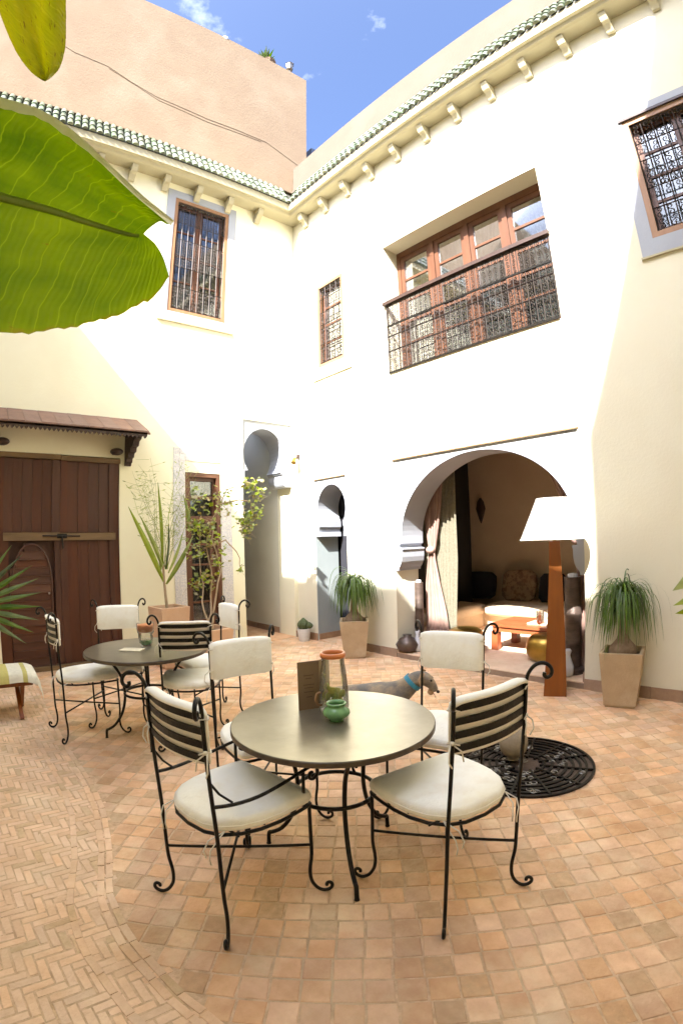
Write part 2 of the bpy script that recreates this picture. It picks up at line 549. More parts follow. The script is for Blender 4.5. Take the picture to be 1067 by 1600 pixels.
def scatter(items, variants, name, parent, key):
    items.sort(key=key)
    rr = random.Random(3)
    for (x, y, z, a) in items[:300]:
        o = link(name, variants[rr.randrange(len(variants))], parent, (x, y, z), a)
        o.rotation_euler = (rr.uniform(-.006, .006), rr.uniform(-.006, .006), a + rr.uniform(-.02, .02))
    far = MB()
    for (x, y, z, a) in items[300:]:
        me = variants[rr.randrange(len(variants))]
        mt = Matrix.Translation((x, y, z + rr.uniform(-.001, .001))) @ Matrix.Rotation(a + rr.uniform(-.02, .02), 4, 'Z') @ Matrix.Rotation(rr.uniform(-.006, .006), 4, 'X')
        far.add([mt @ v.co for v in me.vertices], [tuple(p.vertices) for p in me.polygons])
    o = far.build(name, variants[0].materials[0], parent)
    tag(o, kind='stuff')

tl = []
A = radians(47.5)
pit = .1045
for i in range(-110, 110):
    for j in range(-110, 110):
        sh = .0 if (j // 9) % 2 == 0 else .35 * pit      # the courses are not perfectly aligned
        lx, ly = i * pit + sh + .006 * sin(j * 1.7), j * pit
        x, y = lx * cos(A) - ly * sin(A), lx * sin(A) + ly * cos(A)
        if not (-6.40 < x < 1.0 and -2.9 < y < 4.58) or y < bandf(x) + .03:
            continue
        if hypot(x + 1.57, y - 2.83) < .44:
            continue
        if x > .6 and y < .5:
            continue
        tl.append((x, y, 0, A))
scatter(tl, tvars, 'tile', floor, lambda t: hypot(t[0] + .45, t[1] - .55) )
hb = []
W_ = .0385
A2 = radians(2)
for i in range(-200, 90):
    for j in range(-80, 40):
        k = (i - j) % 6
        if k == 0:
            cx, cy_, a = (i + 1.5) * W_, (j + .5) * W_, pi / 2
        elif k == 5:
            cx, cy_, a = (i + .5) * W_, (j + 1.5) * W_, 0
        else:
            continue
        x, y = cx * cos(A2) - cy_ * sin(A2), cx * sin(A2) + cy_ * cos(A2)
        if not (-6.40 < x < .5 and y > -.75) or y > bandf(x) + .0:
            continue
        if x > -1 and y < -.25:
            continue
        hb.append((x, y, -.001, a + A2))
# the two border strips, laid end to end a little proud
def strip(off, x0, x1):
    x = x0
    while x < x1:
        y = bandf(x) + off
        x2 = x + .112
        y2 = bandf(x2) + off
        a = math.atan2(y2 - y, x2 - x) - pi / 2
        hb.append(((x + x2) / 2, (y + y2) / 2, .0025, a))
        x = x2
strip(.012, -6.3, 1.0)
strip(-.028, -6.3, 1.0)
strip(-.165, -6.3, .3)
scatter(hb, bvars, 'brick', floor, lambda t: hypot(t[0] + 1.6, t[1] - .1))

# ------------------------------------------------------------------ left wall
KY0, KY1, KZ = 3.66, 4.53, 3.32            # keyhole doorway
lw = empty('courtyard_wall', (XL, 2.0, 0), label='tall cream wall on the left with dark double door, keyhole doorway and barred window', cat='wall')
def inv(o, root):      # keep world coordinates under a moved parent
    o.matrix_parent_inverse = Matrix.Translation(root.location).inverted()
    return o
class Part:
    """builds parts in world coordinates under a thing"""
    def __init__(self, root): self.root = root
    def __call__(self, b, name, m, parent=None, **k):
        o = b.build(name, m, None, **k)
        o.parent = parent or self.root
        if parent is None:
            o.matrix_parent_inverse = Matrix.Translation(self.root.location).inverted()
        return o
L_ = Part(lw)
WIN = (2.40, 3.33, 4.77, 6.72)
GD = (2.75, 3.29, .04, 2.47)
wb = wall_mesh(LW, -5.0, YR, 0, 7.62, [WIN, (KY0, KY1, 0, KZ), GD, (.33, 1.83, 0, 2.60)], .42)
L_(wb, 'wall_face', 'cream')

def cornice(T, part, u0, u1, mitre, corbels, tile_u, side):
    """mitre: +1 if the inner corner is at u1, -1 if at u0"""
    D = .30
    def prof(name, pts, m):
        b = MB(T)
        r0 = [(u0 + (d if mitre < 0 else 0), d, z) for d, z in pts]
        r1 = [(u1 - (d if mitre > 0 else 0), d, z) for d, z in pts]
        b.rings([r0, r1])
        part(b, name, m)
    prof('cornice', [(0.002, 6.965), (.20, 6.97), (.235, 6.985), (.255, 7.03), (.30, 7.035), (.30, 7.165), (.002, 7.17)], 'trim')
    prof('tile_bed', [(.002, 7.172), (.285, 7.172), (.05, 7.62), (.002, 7.62)], 'roofbed')
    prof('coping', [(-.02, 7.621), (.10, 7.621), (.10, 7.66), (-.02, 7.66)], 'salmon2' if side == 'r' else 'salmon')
    for u in corbels:
        b = MB(T)
        pts = [(0.001, 6.75), (.02, 6.735), (.045, 6.745), (.07, 6.79), (.10, 6.83), (.14, 6.85), (.165, 6.90), (.175, 6.962), (.001, 6.962)]
        r0 = [(u - .045, d, z) for d, z in pts]
        r1 = [(u + .045, d, z) for d, z in pts]
        b.rings([r0, r1])
        part(b, 'corbel', 'trim')
    # half round glazed tiles, three to a run
    a, bb_ = Vector((0, .31, 7.165)), Vector((0, .055, 7.645))
    dirn = (bb_ - a).normalized()
    nrm = Vector((0, -dirn.z, dirn.y)) * -1
    ln = (bb_ - a).length / 3
    for u in tile_u:
        for k in range(3):
            b = MB(T)
            p0 = a + dirn * (ln * k)
            rr = []
            for s_, rad, lift in ((0, .047, .012), (ln * 1.12, .040, .0)):
                ring = []
                for q in range(7):
                    an = pi * q / 6
                    ring.append(tuple(p0 + dirn * s_ + Vector((u + rad * cos(an), 0, 0)) + nrm * (rad * .9 * sin(an) + lift)))
                rr.append(ring)
            b.rings(rr, closed=False)
            b.add([rr[0][i] for i in range(7)], [tuple(range(7))])
            part(b, 'roof_tile', 'rooftile', smooth=False)
cornice(LW, L_, -1.4, YR, +1, [-.98, -.44, .10, .62, 1.15, 1.66, 2.19, 2.73, 3.28, 3.84], [4.27 - .108 * k for k in range(46)], 'l')

# barred window with two cedar leaves
def scroll_pair(b, cx, cz, r, d, t=.005, flip=1):
    s1 = spiral(cx, cz + r * .55, r * .55, -pi / 2, 1.0, 9, .3, flip)
    s2 = spiral(cx, cz - r * .55, r * .55, pi / 2, 1.0, 9, .3, flip)
    b.tube([(x, d, z) for x, z in s1[::-1]] + [(x, d, z) for x, z in s2[1:]], t, 4)

def grille(T, u0, u1, z0, z1, d, bars, bands, t=.0075, sc=1.0):
    b = MB(T)
    w = u1 - u0
    for z in (z0, z1):
        b.tube([(u0, d, z), (u1, d, z)], t * 1.3, 4)
    for i in range(bars + 1):
        u = u0 + w * i / bars
        b.tube([(u, d, z0), (u, d, z1)], t, 4)
    for (za, zb_) in bands:
        za, zb_ = z0 + (z1 - z0) * za, z0 + (z1 - z0) * zb_
        for z in (za, zb_):
            b.tube([(u0, d, z), (u1, d, z)], t, 4)
        h = zb_ - za
        cw = w / bars
        rows = max(1, round(h / cw / sc))
        for r_ in range(rows):
            zc = za + h * (r_ + .5) / rows
            for i in range(bars):
                rr = min(cw * .48, h / rows * .48)
                scroll_pair(b, u0 + cw * (i + .5), zc, rr, d + .003, t * .8, 1 if (i + r_) % 2 else -1)
    return b

def wood_window(T, part, W, frame_d, recess, leaves, rows, fw=.055, mat_f='cedarpale', mat_s='cedar', grille_args=None, curtain=True, room=True, name='window'):
    u0, u1, z0, z1 = W
    b = MB(T)
    d0, d1 = frame_d - .06, frame_d
    b.box(u0, u0 + fw, d0, d1, z0, z1).box(u1 - fw, u1, d0, d1, z0, z1)
    b.box(u0 + fw, u1 - fw, d0, d1 - .002, z0, z0 + fw).box(u0 + fw, u1 - fw, d0, d1 - .002, z1 - fw, z1)
    fr = part(b, name, mat_f)
    iu0, iu1, iz0, iz1 = u0 + fw, u1 - fw, z0 + fw, z1 - fw
    lwid = (iu1 - iu0) / leaves
    sd = recess
    st = .05
    for k in range(leaves):
        a, c = iu0 + lwid * k + .002, iu0 + lwid * (k + 1) - .002
        b = MB(T)
        b.box(a, a + st, sd - .04, sd, iz0, iz1).box(c - st, c, sd - .04, sd, iz0, iz1)
        b.box(a + st, c - st, sd - .038, sd - .002, iz0, iz0 + st + .02).box(a + st, c - st, sd - .038, sd - .002, iz1 - st, iz1)
        ph = (iz1 - st - (iz0 + st + .02)) / rows
        for r_ in range(1, rows):
            z = iz0 + st + .02 + ph * r_
            b.box(a + st, c - st, sd - .034, sd - .006, z - .014, z + .014)
        part(b, 'sash', mat_s, fr)
        for r_ in range(rows):
            z = iz0 + st + .02 + ph * r_
            g = MB(T)
            g.box(a + st, c - st, sd - .022, sd - .018, z + (.014 if r_ else 0), z + ph - (.014 if r_ < rows - 1 else 0))
            part(g, 'pane', 'glass', fr)
    if curtain:
        n = int((iu1 - iu0) / .018)
        b = MB(T)
        r0, r1 = [], []
        for i in range(n + 1):
            u = iu0 + (iu1 - iu0) * i / n
            d = sd - .10 + .018 * sin(i * 1.1) + .01 * sin(i * .37)
            r0.append((u, d, iz0)); r1.append((u, d * 1 + .0, iz1))
        b.rings([r0, r1], closed=False)
        part(b, 'curtain', 'lace', fr, smooth=True)
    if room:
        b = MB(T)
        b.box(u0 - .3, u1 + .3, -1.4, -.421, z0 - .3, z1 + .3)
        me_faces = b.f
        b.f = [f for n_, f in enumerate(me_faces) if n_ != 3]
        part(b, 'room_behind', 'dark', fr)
    if grille_args:
        g = grille(T, iu0, iu1, iz0, iz1, **grille_args)
        part(g, 'grille', 'rust_iron', fr)
    return fr

def surround(T, W, m, out, part, parent, zb=.12, tdepth=.010, skip_bottom=False):
    u0, u1, z0, z1 = W
    b = MB(T)
    b.box(u0 - m, u0, .001, tdepth, z0 - zb, z1 + m).box(u1, u1 + m, .001, tdepth, z0 - zb, z1 + m)
    b.box(u0, u1, .001, tdepth - .001, z1, z1 + m).box(u0, u1, .001, tdepth - .001, z0 - zb, z0)
    return part(b, 'surround', out, parent)

bands = dict(bars=8, bands=[(.01, .20), (.38, .64), (.80, .99)], d=-.02)
wf = wood_window(LW, L_, WIN, -.0, -.09, 2, 4, grille_args=bands)
surround(LW, WIN, .13, 'bluewhite', L_, wf, zb=.14)
b = MB(LW).box(WIN[0] - .14, WIN[1] + .14, .001, .03, WIN[2] - .165, WIN[2] - .141)
L_(b, 'sill', 'trim', wf)

# glazed garden door with a tiled surround
u0, u1, z0, z1 = GD
b = MB(LW)
b.box(u0, u0 + .06, -.10, -.005, z0, z1).box(u1 - .06, u1, -.10, -.005, z0, z1)
b.box(u0 + .06, u1 - .06, -.10, -.007, z1 - .06, z1).box(u0 + .06, u1 - .06, -.10, -.007, 1.78, 1.87).box(u0 + .06, u1 - .06, -.10, -.007, z0, z0 + .22)
gdr = L_(b, 'glazed_door', 'cedar')
b = MB(LW)
b.box(u0 + .06, u0 + .11, -.12, -.06, .26, 1.78).box(u1 - .15, u1 - .06, -.12, -.06, .26, 1.78)
for z in (.42, .68, .94, 1.20, 1.48):
    b.box(u0 + .11, u1 - .15, -.115, -.065, z - .014, z + .014)
b.box(u0 + .06, u0 + .10, -.12, -.06, 1.87, 2.41).box(u1 - .10, u1 - .06, -.12, -.06, 1.87, 2.41).box(u0 + .1, u1 - .1, -.115, -.065, 2.36, 2.41).box(u0 + .1, u1 - .1, -.115, -.065, 2.11, 2.15)
L_(b, 'glazing_bars', 'cedar', gdr)
zz = [.27, .42, .68, .94, 1.20, 1.48, 1.78]
for i in range(6):
    L_(MB(LW).box(u0 + .10, u1 - .14, -.092, -.088, zz[i], zz[i + 1]), 'pane', 'glass', gdr)
for a_, c_ in ((1.87, 2.13), (2.13, 2.38)):
    L_(MB(LW).box(u0 + .09, u1 - .09, -.092, -.088, a_, c_), 'pane', 'glass', gdr)
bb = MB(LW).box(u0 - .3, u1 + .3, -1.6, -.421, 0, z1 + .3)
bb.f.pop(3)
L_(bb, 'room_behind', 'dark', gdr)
b = MB(LW)
r0 = [(u0 + .05 + .45 * i / 24, -.17 + .014 * sin(i * 1.3), .05) for i in range(25)]
r1 = [(x, d, 2.42) for x, d, z in r0]
b.rings([r0, r1], closed=False)
L_(b, 'curtain', 'lace', gdr, smooth=True)
tw = .0845
for side in (0, 1):
    for col in range(2):
        for r_ in range(30):
            uu = (u0 - .006 - tw * (col + 1)) if side == 0 else (u1 + .006 + tw * col)
            b = MB(LW).box(uu + .001, uu + tw - .001, .001, .008, .03 + r_ * .0866, .03 + r_ * .0866 + .085)
            L_(b, 'wall_tile', 'bluetile', gdr)
for col in range(10):
    for r_ in range(2):
        uu = u0 - .006 - tw * 2 + col * .0885
        b = MB(LW).box(uu + .001, uu + .0875, .001, .008, 2.63 + r_ * .0866 - .001, 2.63 + r_ * .0866 + .084)
        L_(b, 'wall_tile', 'bluetile', gdr)

# dark double door
dd = L_(MB(LW).box(.33, .40, -.10, -.02, .06, 2.54).box(1.76, 1.83, -.10, -.02, .06, 2.54).box(.33, 1.83, -.16, -.101, .0, 2.6), 'double_door', 'door')
L_(MB(LW).box(.32, 1.075, -.06, .012, 2.54, 2.60), 'top_beam', 'oldwood', dd)
L_(MB(LW).box(1.080, 1.84, -.06, .010, 2.53, 2.585), 'top_beam', 'oldwood', dd)
L_(MB(LW).box(.40, 1.078, -.06, .004, 1.56, 1.655), 'cross_beam', 'oldwood', dd)
L_(MB(LW).box(1.082, 1.78, -.06, .002, 1.56, 1.65), 'cross_beam', 'oldwood', dd)
L_(MB(LW).box(.33, 1.83, -.10, .03, 0, .055), 'threshold', 'oldwood', dd)
for (a, c, e, g) in ((.40, .50, 1.66, 2.53), (.98, 1.078, 1.66, 2.53), (1.082, 1.17, 1.66, 2.53), (1.70, 1.76, 1.66, 2.53),
                     (1.082, 1.17, .06, 1.555), (1.70, 1.76, .06, 1.555), (1.01, 1.078, .06, 1.555), (.40, .46, .06, 1.555)):
    L_(MB(LW).box(a, c, -.06, -.022, e, g), 'stile', 'door', dd)
for i in range(4):
    L_(MB(LW).box(.502 + i * .12, .502 + i * .12 + .117, -.07, -.042 + .003 * (i % 2), 1.66, 2.53), 'panel_board', 'door', dd)
for i in range(4):
    w = .53 / 4
    L_(MB(LW).box(1.172 + i * w, 1.172 + (i + 1) * w - .003, -.07, -.042 + .003 * (i % 2), 1.66, 2.53), 'panel_board', 'door', dd)
    L_(MB(LW).box(1.172 + i * w, 1.172 + (i + 1) * w - .003, -.07, -.042 + .003 * ((i + 1) % 2), .06, 1.553), 'panel_board', 'door', dd)
# wicket door of horizontal boards under a small arch
def wick(z):
    if z < 1.0: return .95
    if z < 1.06: return .95 + .0
    t = (z - 1.06) / .46
    return .735 + .215 * sqrt(max(0, 1 - t * t)) + (.02 if 1.06 < z < 1.2 else 0)
z = .06
i = 0
while z < 1.50:
    h = .098
    uR = wick(z + h * .5)
    uL = .47 if z < 1.2 else .735 - (uR - .735)
    b = MB(LW).box(uL, uR, -.06, -.028 + .008 * (i % 2), z + .008, z + h - .002)
    L_(b, 'board', 'doorh', dd)
    L_(MB(LW).box(uL, uR, -.06, -.012, z - .004, z + .006), 'batten', 'doorh', dd)
    z += h
    i += 1
arcp = [(.735 + .235 * cos(radians(a)), -.02, 1.06 + .46 * sin(radians(a))) for a in range(-8, 181, 12)]
L_(MB(LW).tube([(.965, -.02, .06)] + arcp, .012, 5), 'wicket_frame', 'door', dd)
L_(MB(LW).tube([(.86, .022, 1.615), (1.32, .022, 1.61)], .009, 6).tube([(1.10, .022, 1.61), (1.105, .03, 1.46)], .010, 6).box(1.04, 1.16, .004, .016, 1.585, 1.64), 'bolt', 'iron', dd)
L_(MB(LW).ball((.93, .0, .93), .014), 'knob', 'metal_grey', dd)

# sloping board canopy over the door
cz = MB(LW)
cn = L_(cz.rings([[(-.9, .0, 3.10), (-.9, .50, 2.855), (-.9, .50, 2.83), (-.9, .0, 3.06)], [(2.03, .0, 3.10), (2.07, .50, 2.855), (2.07, .50, 2.83), (2.03, .0, 3.06)]]), 'door_canopy', 'canopy')
nb = 16
for i in range(nb):
    a, c = -.9 + i * 2.95 / nb, -.9 + (i + 1) * 2.95 / nb - .004
    o_ = .002 * (i % 2)
    L_(MB(LW).rings([[(a, .004, 3.122 + o_), (a, .525, 2.868 + o_), (a, .525, 2.852), (a, .004, 3.104)], [(c, .004, 3.122 + o_), (c, .525, 2.868 + o_), (c, .525, 2.852), (c, .004, 3.104)]]), 'canopy_board', 'canopy', cn)
vb = MB(LW)
pts = []
nsc = 56
for i in range(nsc):
    a = -.9 + i * 2.93 / nsc
    w = 2.93 / nsc
    vb.prism([(a, 2.85), (a + w, 2.85), (a + w, 2.815), (a + w * .85, 2.80), (a + w * .5, 2.778), (a + w * .15, 2.80), (a, 2.815)], .485, .500)
L_(vb, 'valance', 'darkwood', cn)
for u in (1.93, -.7):
    br = MB(LW)
    pf = [(.012, 2.50), (.05, 2.50), (.06, 2.53), (.10, 2.54), (.11, 2.585), (.17, 2.595), (.18, 2.64), (.26, 2.65), (.28, 2.70), (.36, 2.71), (.38, 2.76), (.47, 2.78), (.47, 2.828), (.012, 3.04)]
    br.rings([[(u - .04, d, z) for d, z in pf], [(u + .04, d, z) for d, z in pf]])
    L_(br, 'bracket', 'darkwood', cn)
for u, zc in ((1.76, 2.665), (.36, 2.70)):
    b = MB(LW)
    b.ball((u, .10, zc), .085, .09, .045, 16, 8)
    b.box(u - .03, u + .03, .001, .05, zc - .03, zc + .03)
    o = link('wall_lamp', b.mesh('wall_lamp', 'darkwood', True))
    tag(o, 'dark oval lamp on the wall above the right end of the double door' if u > 1 else 'dark oval lamp above the left end of the double door, cut by the photo edge', 'lamp', 'dark oval lamps above the double door')

# keyhole doorway: bluish plaster panel with a horseshoe arch, mouldings at the springing
def arch_panel(T, part, u0, u1, zt, cx, cz, a, bz, zimp, d0, d1, n=30, under=None):
    th0 = math.asin((zimp - cz) / bz)
    arc = []
    for i in range(n + 1):
        t = th0 + (pi - 2 * th0) * i / n
        arc.append((cx + a * cos(t), cz + bz * sin(t)))
    ol = [(u0, zimp), (u0, zt), (u1, zt), (u1, zimp)] + arc
    return part(MB(T).prism(ol, d0, d1), 'arch_panel', 'bluewhite')
ap = arch_panel(LW, L_, KY0, KY1, KZ, 4.04, 2.806, .358, .404, 2.555, -.415, -.018)
for u0, u1, s in ((KY0, 3.70, 1), (4.32, KY1, -1)):
    prof_ = [(0, 2.335), (.12, 2.335), (.14, 2.35), (.165, 2.385), (.175, 2.43), (.175, 2.525), (.20, 2.530), (.20, 2.553), (0, 2.553)]
    sc_ = (u1 - u0) / .225
    ol = [((u0 + p * sc_) if s > 0 else (u1 - p * sc_), z) for p, z in prof_]
    L_(MB(LW).prism(ol, -.412, -.004), 'impost', 'bluewhite', ap)
# corridor behind it
cr_ = MB()
cr_.add([(XL - .421, 4.529, 0), (-10, 4.529, 0), (-10, 4.529, 3.5), (XL - .421, 4.529, 3.5)], [(0, 1, 2, 3)])
cr_.add([(XL - .42, 3.2, 0), (-10, 3.2, 0), (-10, 3.2, 3.5), (XL - .42, 3.2, 3.5)], [(0, 1, 2, 3)])
cr_.add([(-10, 3.2, 0), (-10, 4.53, 0), (-10, 4.53, 3.5), (-10, 3.2, 3.5)], [(0, 1, 2, 3)])
cr_.add([(XL - .42, 3.2, 3.5), (-7.7, 3.2, 3.5), (-7.7, 4.53, 3.5), (XL - .42, 4.53, 3.5)], [(0, 1, 2, 3)])
cr_.add([(XL - .423, 3.2, 0), (XL - .423, KY0, 0), (XL - .423, KY0, 3.5), (XL - .423, 3.2, 3.5)], [(0, 1, 2, 3)])
L_(cr_, 'corridor_wall', 'corridor')
for k in range(8):
    x = XL - .45 - k * .33
    L_(MB().box(x - .325, x, 4.512, 4.5275, -.01, .10), 'skirting_tile', 'skirt')
cf = MB().box(-10, XL - .0, KY0, KY1, -.01, .006).box(-10, XL - .43, 3.2, KY0 - .001, -.01, .004)
tag(cf.build('corridor_floor', 'floor_tile'), kind='structure')
for (a_, c_) in ((1.845, 2.56), (3.47, KY0 - .002), (KY1 + .002, YR - .02)):
    n = max(1, round((c_ - a_) / .3))
    for k in range(n):
        w = (c_ - a_) / n
        L_(MB(LW).box(a_ + k * w, a_ + (k + 1) * w - .004, .001, .017, -.01, .10 + random.uniform(-.002, .002)), 'skirting_tile', 'skirt')

# small spot by the corner
b = MB(RW).box(-6.38, -6.33, .001, .03, 2.78, 2.84).tube([(-6.355, .02, 2.80), (-6.33, .09, 2.76)], .02, 8)
o = link('wall_spotlight', b.mesh('wall_spotlight', 'darkwood'))
b = MB(RW).tube([(-6.325, .10, 2.775), (-6.29, .15, 2.69)], [.022, .04], 10)
link('spot_shade', b.mesh('spot_shade', 'brass'), o)
tag(o, 'tiny brass spotlight fixed in the corner between the two doorways', 'spotlight')

# ------------------------------------------------------------------ right wall
rw = empty('courtyard_wall', (-3, YR, 0), label='tall sunlit white wall with balcony window and wide arched alcove', cat='wall')
R_ = Part(rw)
BAL = (-4.34, -1.95, 3.60, 5.47)
SW = (-5.82, -5.20, 4.09, 5.47)
SD = (-5.98, -5.27, 0, 2.39)
AR = (-4.36, -1.92, 0, 2.47)
RWW = (-.91, .12, 4.11, 5.50)
R_(wall_mesh(RW, XL, 1.2, 0, 7.62, [BAL, SW, SD, AR, RWW], .42), 'wall_face', 'cream2')
corb = [-6.05, -5.51, -4.97, -4.44, -3.90, -3.36, -2.83, -2.29, -1.75, -1.22, -.68, -.14, .4]
cornice(RW, R_, XL, 1.2, -1, corb, [-6.13 + .108 * k for k in range(66)], 'r')
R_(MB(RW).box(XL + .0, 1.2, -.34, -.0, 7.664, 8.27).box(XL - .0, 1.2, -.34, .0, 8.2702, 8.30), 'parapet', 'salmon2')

# recessed window behind the balcony rail
def balcony():
    u0, u1, z0, z1 = BAL
    b = MB(RW)
    d = -.27
    fw = .06
    b.box(u0, u0 + fw, d - .06, d, z0, z1).box(u1 - fw, u1, d - .06, d, z0, z1).box(u0 + fw, u1 - fw, d - .06, d - .002, z1 - .09, z1).box(u0 + fw, u1 - fw, d - .06, d - .002, z0, z0 + .06)
    fr = R_(b, 'balcony_window', 'cedar')
    n = 4
    iu0, iu1 = u0 + fw, u1 - fw
    lw_ = (iu1 - iu0) / n
    posts = [iu0 + lw_ * k for k in range(1, n)]
    for p in posts:
        R_(MB(RW).box(p - .035, p + .035, d - .07, d + .01, z0 + .06, z1 - .09), 'mullion', 'cedar', fr)
    for k in range(n):
        a = iu0 + lw_ * k + (.036 if k else .002)
        c = iu0 + lw_ * (k + 1) - (.036 if k < n - 1 else .002)
        b = MB(RW)
        e, g = z0 + .062, z1 - .092
        st = .06
        b.box(a, a + st, d - .055, d - .012, e, g).box(c - st, c, d - .055, d - .012, e, g)
        b.box(a + st, c - st, d - .053, d - .014, e, e + .10).box(a + st, c - st, d - .053, d - .014, g - st, g)
        rows = 5
        ph = (g - st - e - .10) / rows
        for r_ in range(1, rows):
            z = e + .10 + ph * r_
            b.box(a + st, c - st, d - .05, d - .018, z - .015, z + .015)
        R_(b, 'sash', 'cedar', fr)
        for r_ in range(rows):
            z = e + .10 + ph * r_
            R_(MB(RW).box(a + st, c - st, d - .036, d - .032, z + (.015 if r_ else 0), z + ph - (.015 if r_ < rows - 1 else 0)), 'pane', 'glass', fr)
        # a swagged lace curtain per leaf
        b = MB(RW)
        m_ = 26
        rings = []
        for zi in range(9):
            zf = e + (g - e) * zi / 8
            ring = []
            for i in range(m_ + 1):
                t = i / m_
                gat = .55 + .45 * abs(zi / 8 - .45) / .55
                tt = t * gat if k % 2 == 0 else 1 - t * gat
                ring.append((a + (c - a) * tt, d - .10 + .016 * sin(i * 1.9) + .006 * sin(i * .7 + zi), zf))
            rings.append(ring)
        b.rings(rings, closed=False)
        R_(b, 'curtain', 'lace', fr, smooth=True)
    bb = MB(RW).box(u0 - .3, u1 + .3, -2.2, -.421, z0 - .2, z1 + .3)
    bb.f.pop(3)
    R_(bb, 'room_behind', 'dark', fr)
    # wrought iron rail
    rl = R_(MB(RW).box(u0 - .02, u1 + .02, -.02, .055, 4.555, 4.60), 'balcony_rail', 'darkwood')
    g = grille(RW, u0 + .01, u1 - .01, z0 + .012, 4.55, .012, 30, [(.0, .30), (.31, .52), (.53, .68), (.69, .98)], t=.0068, sc=1.35)
    R_(g, 'grille', 'rust_iron', rl)
    R_(MB(RW).box(u0 + .01, u1 - .01, .004, .022, 4.24, 4.262).box(u0 + .01, u1 - .01, .004, .022, z0 + .0, z0 + .02), 'rail_bar', 'iron', rl)
balcony()
wf = wood_window(RW, R_, SW, .0, -.09, 1, 4, fw=.05, grille_args=dict(bars=4, bands=[(.02, .2), (.25, .45), (.5, .66), (.84, .98)], d=-.02))
R_(MB(RW).box(-5.93, -5.05, .001, .022, 3.90, 3.915), 'sill', 'trim', wf)
wf = wood_window(RW, R_, RWW, .005, -.09, 2, 4, grille_args=bands, fw=.06)
surround(RW, RWW, .13, 'bluewhite', R_, wf, zb=.17)
R_(MB(RW).box(RWW[0] - .14, RWW[1] + .14, .001, .03, RWW[2] - .19, RWW[2] - .171), 'sill', 'trim', wf)
R_(MB(RW).box(RWW[0] - .03, RWW[1] + .03, .006, .03, RWW[3] - .0, RWW[3] + .03), 'lintel', 'darkwood', wf)

# small keyhole doorway
ap = arch_panel(RW, R_, SD[0], SD[1], SD[3], -5.615, 1.953, .315, .3465, 1.775, -.418, -.014)
for u0, u1, s in ((SD[0], -5.875, 1), (-5.345, SD[1], -1)):
    sc_ = (u1 - u0) / .12
    for (za, zb_, k0, k1) in ((1.69, 1.773, 1, 1.0), (1.62, 1.689, .7, .85), (1.55, 1.619, .95, .9)):
        ol = [(0, za), (.12 * k0, za), (.12 * k1, zb_), (0, zb_)]
        ol = [((u0 + p * sc_) if s > 0 else (u1 - p * sc_), z) for p, z in ol]
        R_(MB(RW).prism(ol, -.416, -.003), 'impost', 'bluewhite', ap)
jb = MB(RW)
jb.box(SD[0] + .001, SD[0] + .012, -.425, -.0, 0, 1.549)
R_(jb, 'jamb', 'tadelakt')
R_(MB(RW).box(SD[0] + .012, SD[0] + .026, -.424, -.01, 0, .10), 'skirting_tile', 'skirt')
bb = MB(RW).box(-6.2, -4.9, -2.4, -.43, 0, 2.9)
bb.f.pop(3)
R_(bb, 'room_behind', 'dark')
R_(MB(RW).box(SD[0] + .013, -5.60, -.52, -.47, 0, 2.6), 'inner_door', 'black')
tag(MB(RW).box(SD[0], SD[1], -2.3, .0, -.01, .010).build('doorway_floor', 'floor_tile'), kind='structure')
R_(MB(RW).box(SD[0] + .0, SD[0] + .245, .001, .010, SD[3], SD[3] + .012).box(SD[0] + .245, SD[1], .001, .009, SD[3], SD[3] + .012), 'shadow_line', 'oldwood')  # brown strip drawn as the shadow line above the small doorway panel

# wide arched alcove
CX, CZ = -3.13, 1.50
ap = arch_panel(RW, R_, AR[0], AR[1], AR[3], CX, CZ, 1.135, .925, 1.462, -.418, -.016, n=48)
for s in (1, -1):
    prof_ = [(0, 1.09), (.045, 1.09), (.05, 1.12), (.075, 1.15), (.10, 1.20), (.112, 1.26), (.113, 1.345), (.125, 1.352), (.125, 1.366), (.07, 1.374), (.07, 1.405), (.098, 1.425), (.098, 1.461), (0, 1.461)]
    ol = [((AR[0] + p) if s > 0 else (AR[1] - p), z) for p, z in prof_]
    R_(MB(RW).prism(ol, -.416, .004), 'impost', 'bluewhite', ap)
R_(MB(RW).box(AR[0] - .0, AR[1] + .02, .001, .012, AR[3], AR[3] + .014), 'shadow_line', 'oldwood')  # thin brown strip stands in for the shadow at the panel's recessed top
al = MB()
X0, X1, Y0, Y1, Z0, Z1 = -5.55, -1.35, YR + .422, 7.45, .06, 3.1
al.add([(X0, Y0, Z0), (X0, Y1, Z0), (X0, Y1, Z1), (X0, Y0, Z1)], [(0, 1, 2, 3)])
al.add([(X1, Y0, Z0), (X1, Y1, Z0), (X1, Y1, Z1), (X1, Y0, Z1)], [(0, 1, 2, 3)])
al.add([(X0, Y1, Z0), (X1, Y1, Z0), (X1, Y1, Z1), (X0, Y1, Z1)], [(0, 1, 2, 3)])
al.add([(X0, Y0, Z1), (X1, Y0, Z1), (X1, Y1, Z1), (X0, Y1, Z1)], [(0, 1, 2, 3)])
R_(al, 'alcove_wall', 'alcove')
tag(MB().box(X0, X1, YR - .005, Y1, -.01, .065).build('alcove_floor', 'brick'), kind='structure')
R_(MB(RW).box(AR[0], AR[1], .006, .012, -.01, .055), 'step_riser', 'skirt')
for (a_, c_) in ((XL + .018, SD[0] - .002), (SD[1] + .002, AR[0] - .002), (AR[1] + .002, 1.0)):
    n = max(1, round((c_ - a_) / .31))
    for k in range(n):
        w = (c_ - a_) / n
        R_(MB(RW).box(a_ + k * w, a_ + (k + 1) * w - .004, .001, .018, -.01, .105 + random.uniform(-.002, .002)), 'skirting_tile', 'skirt')
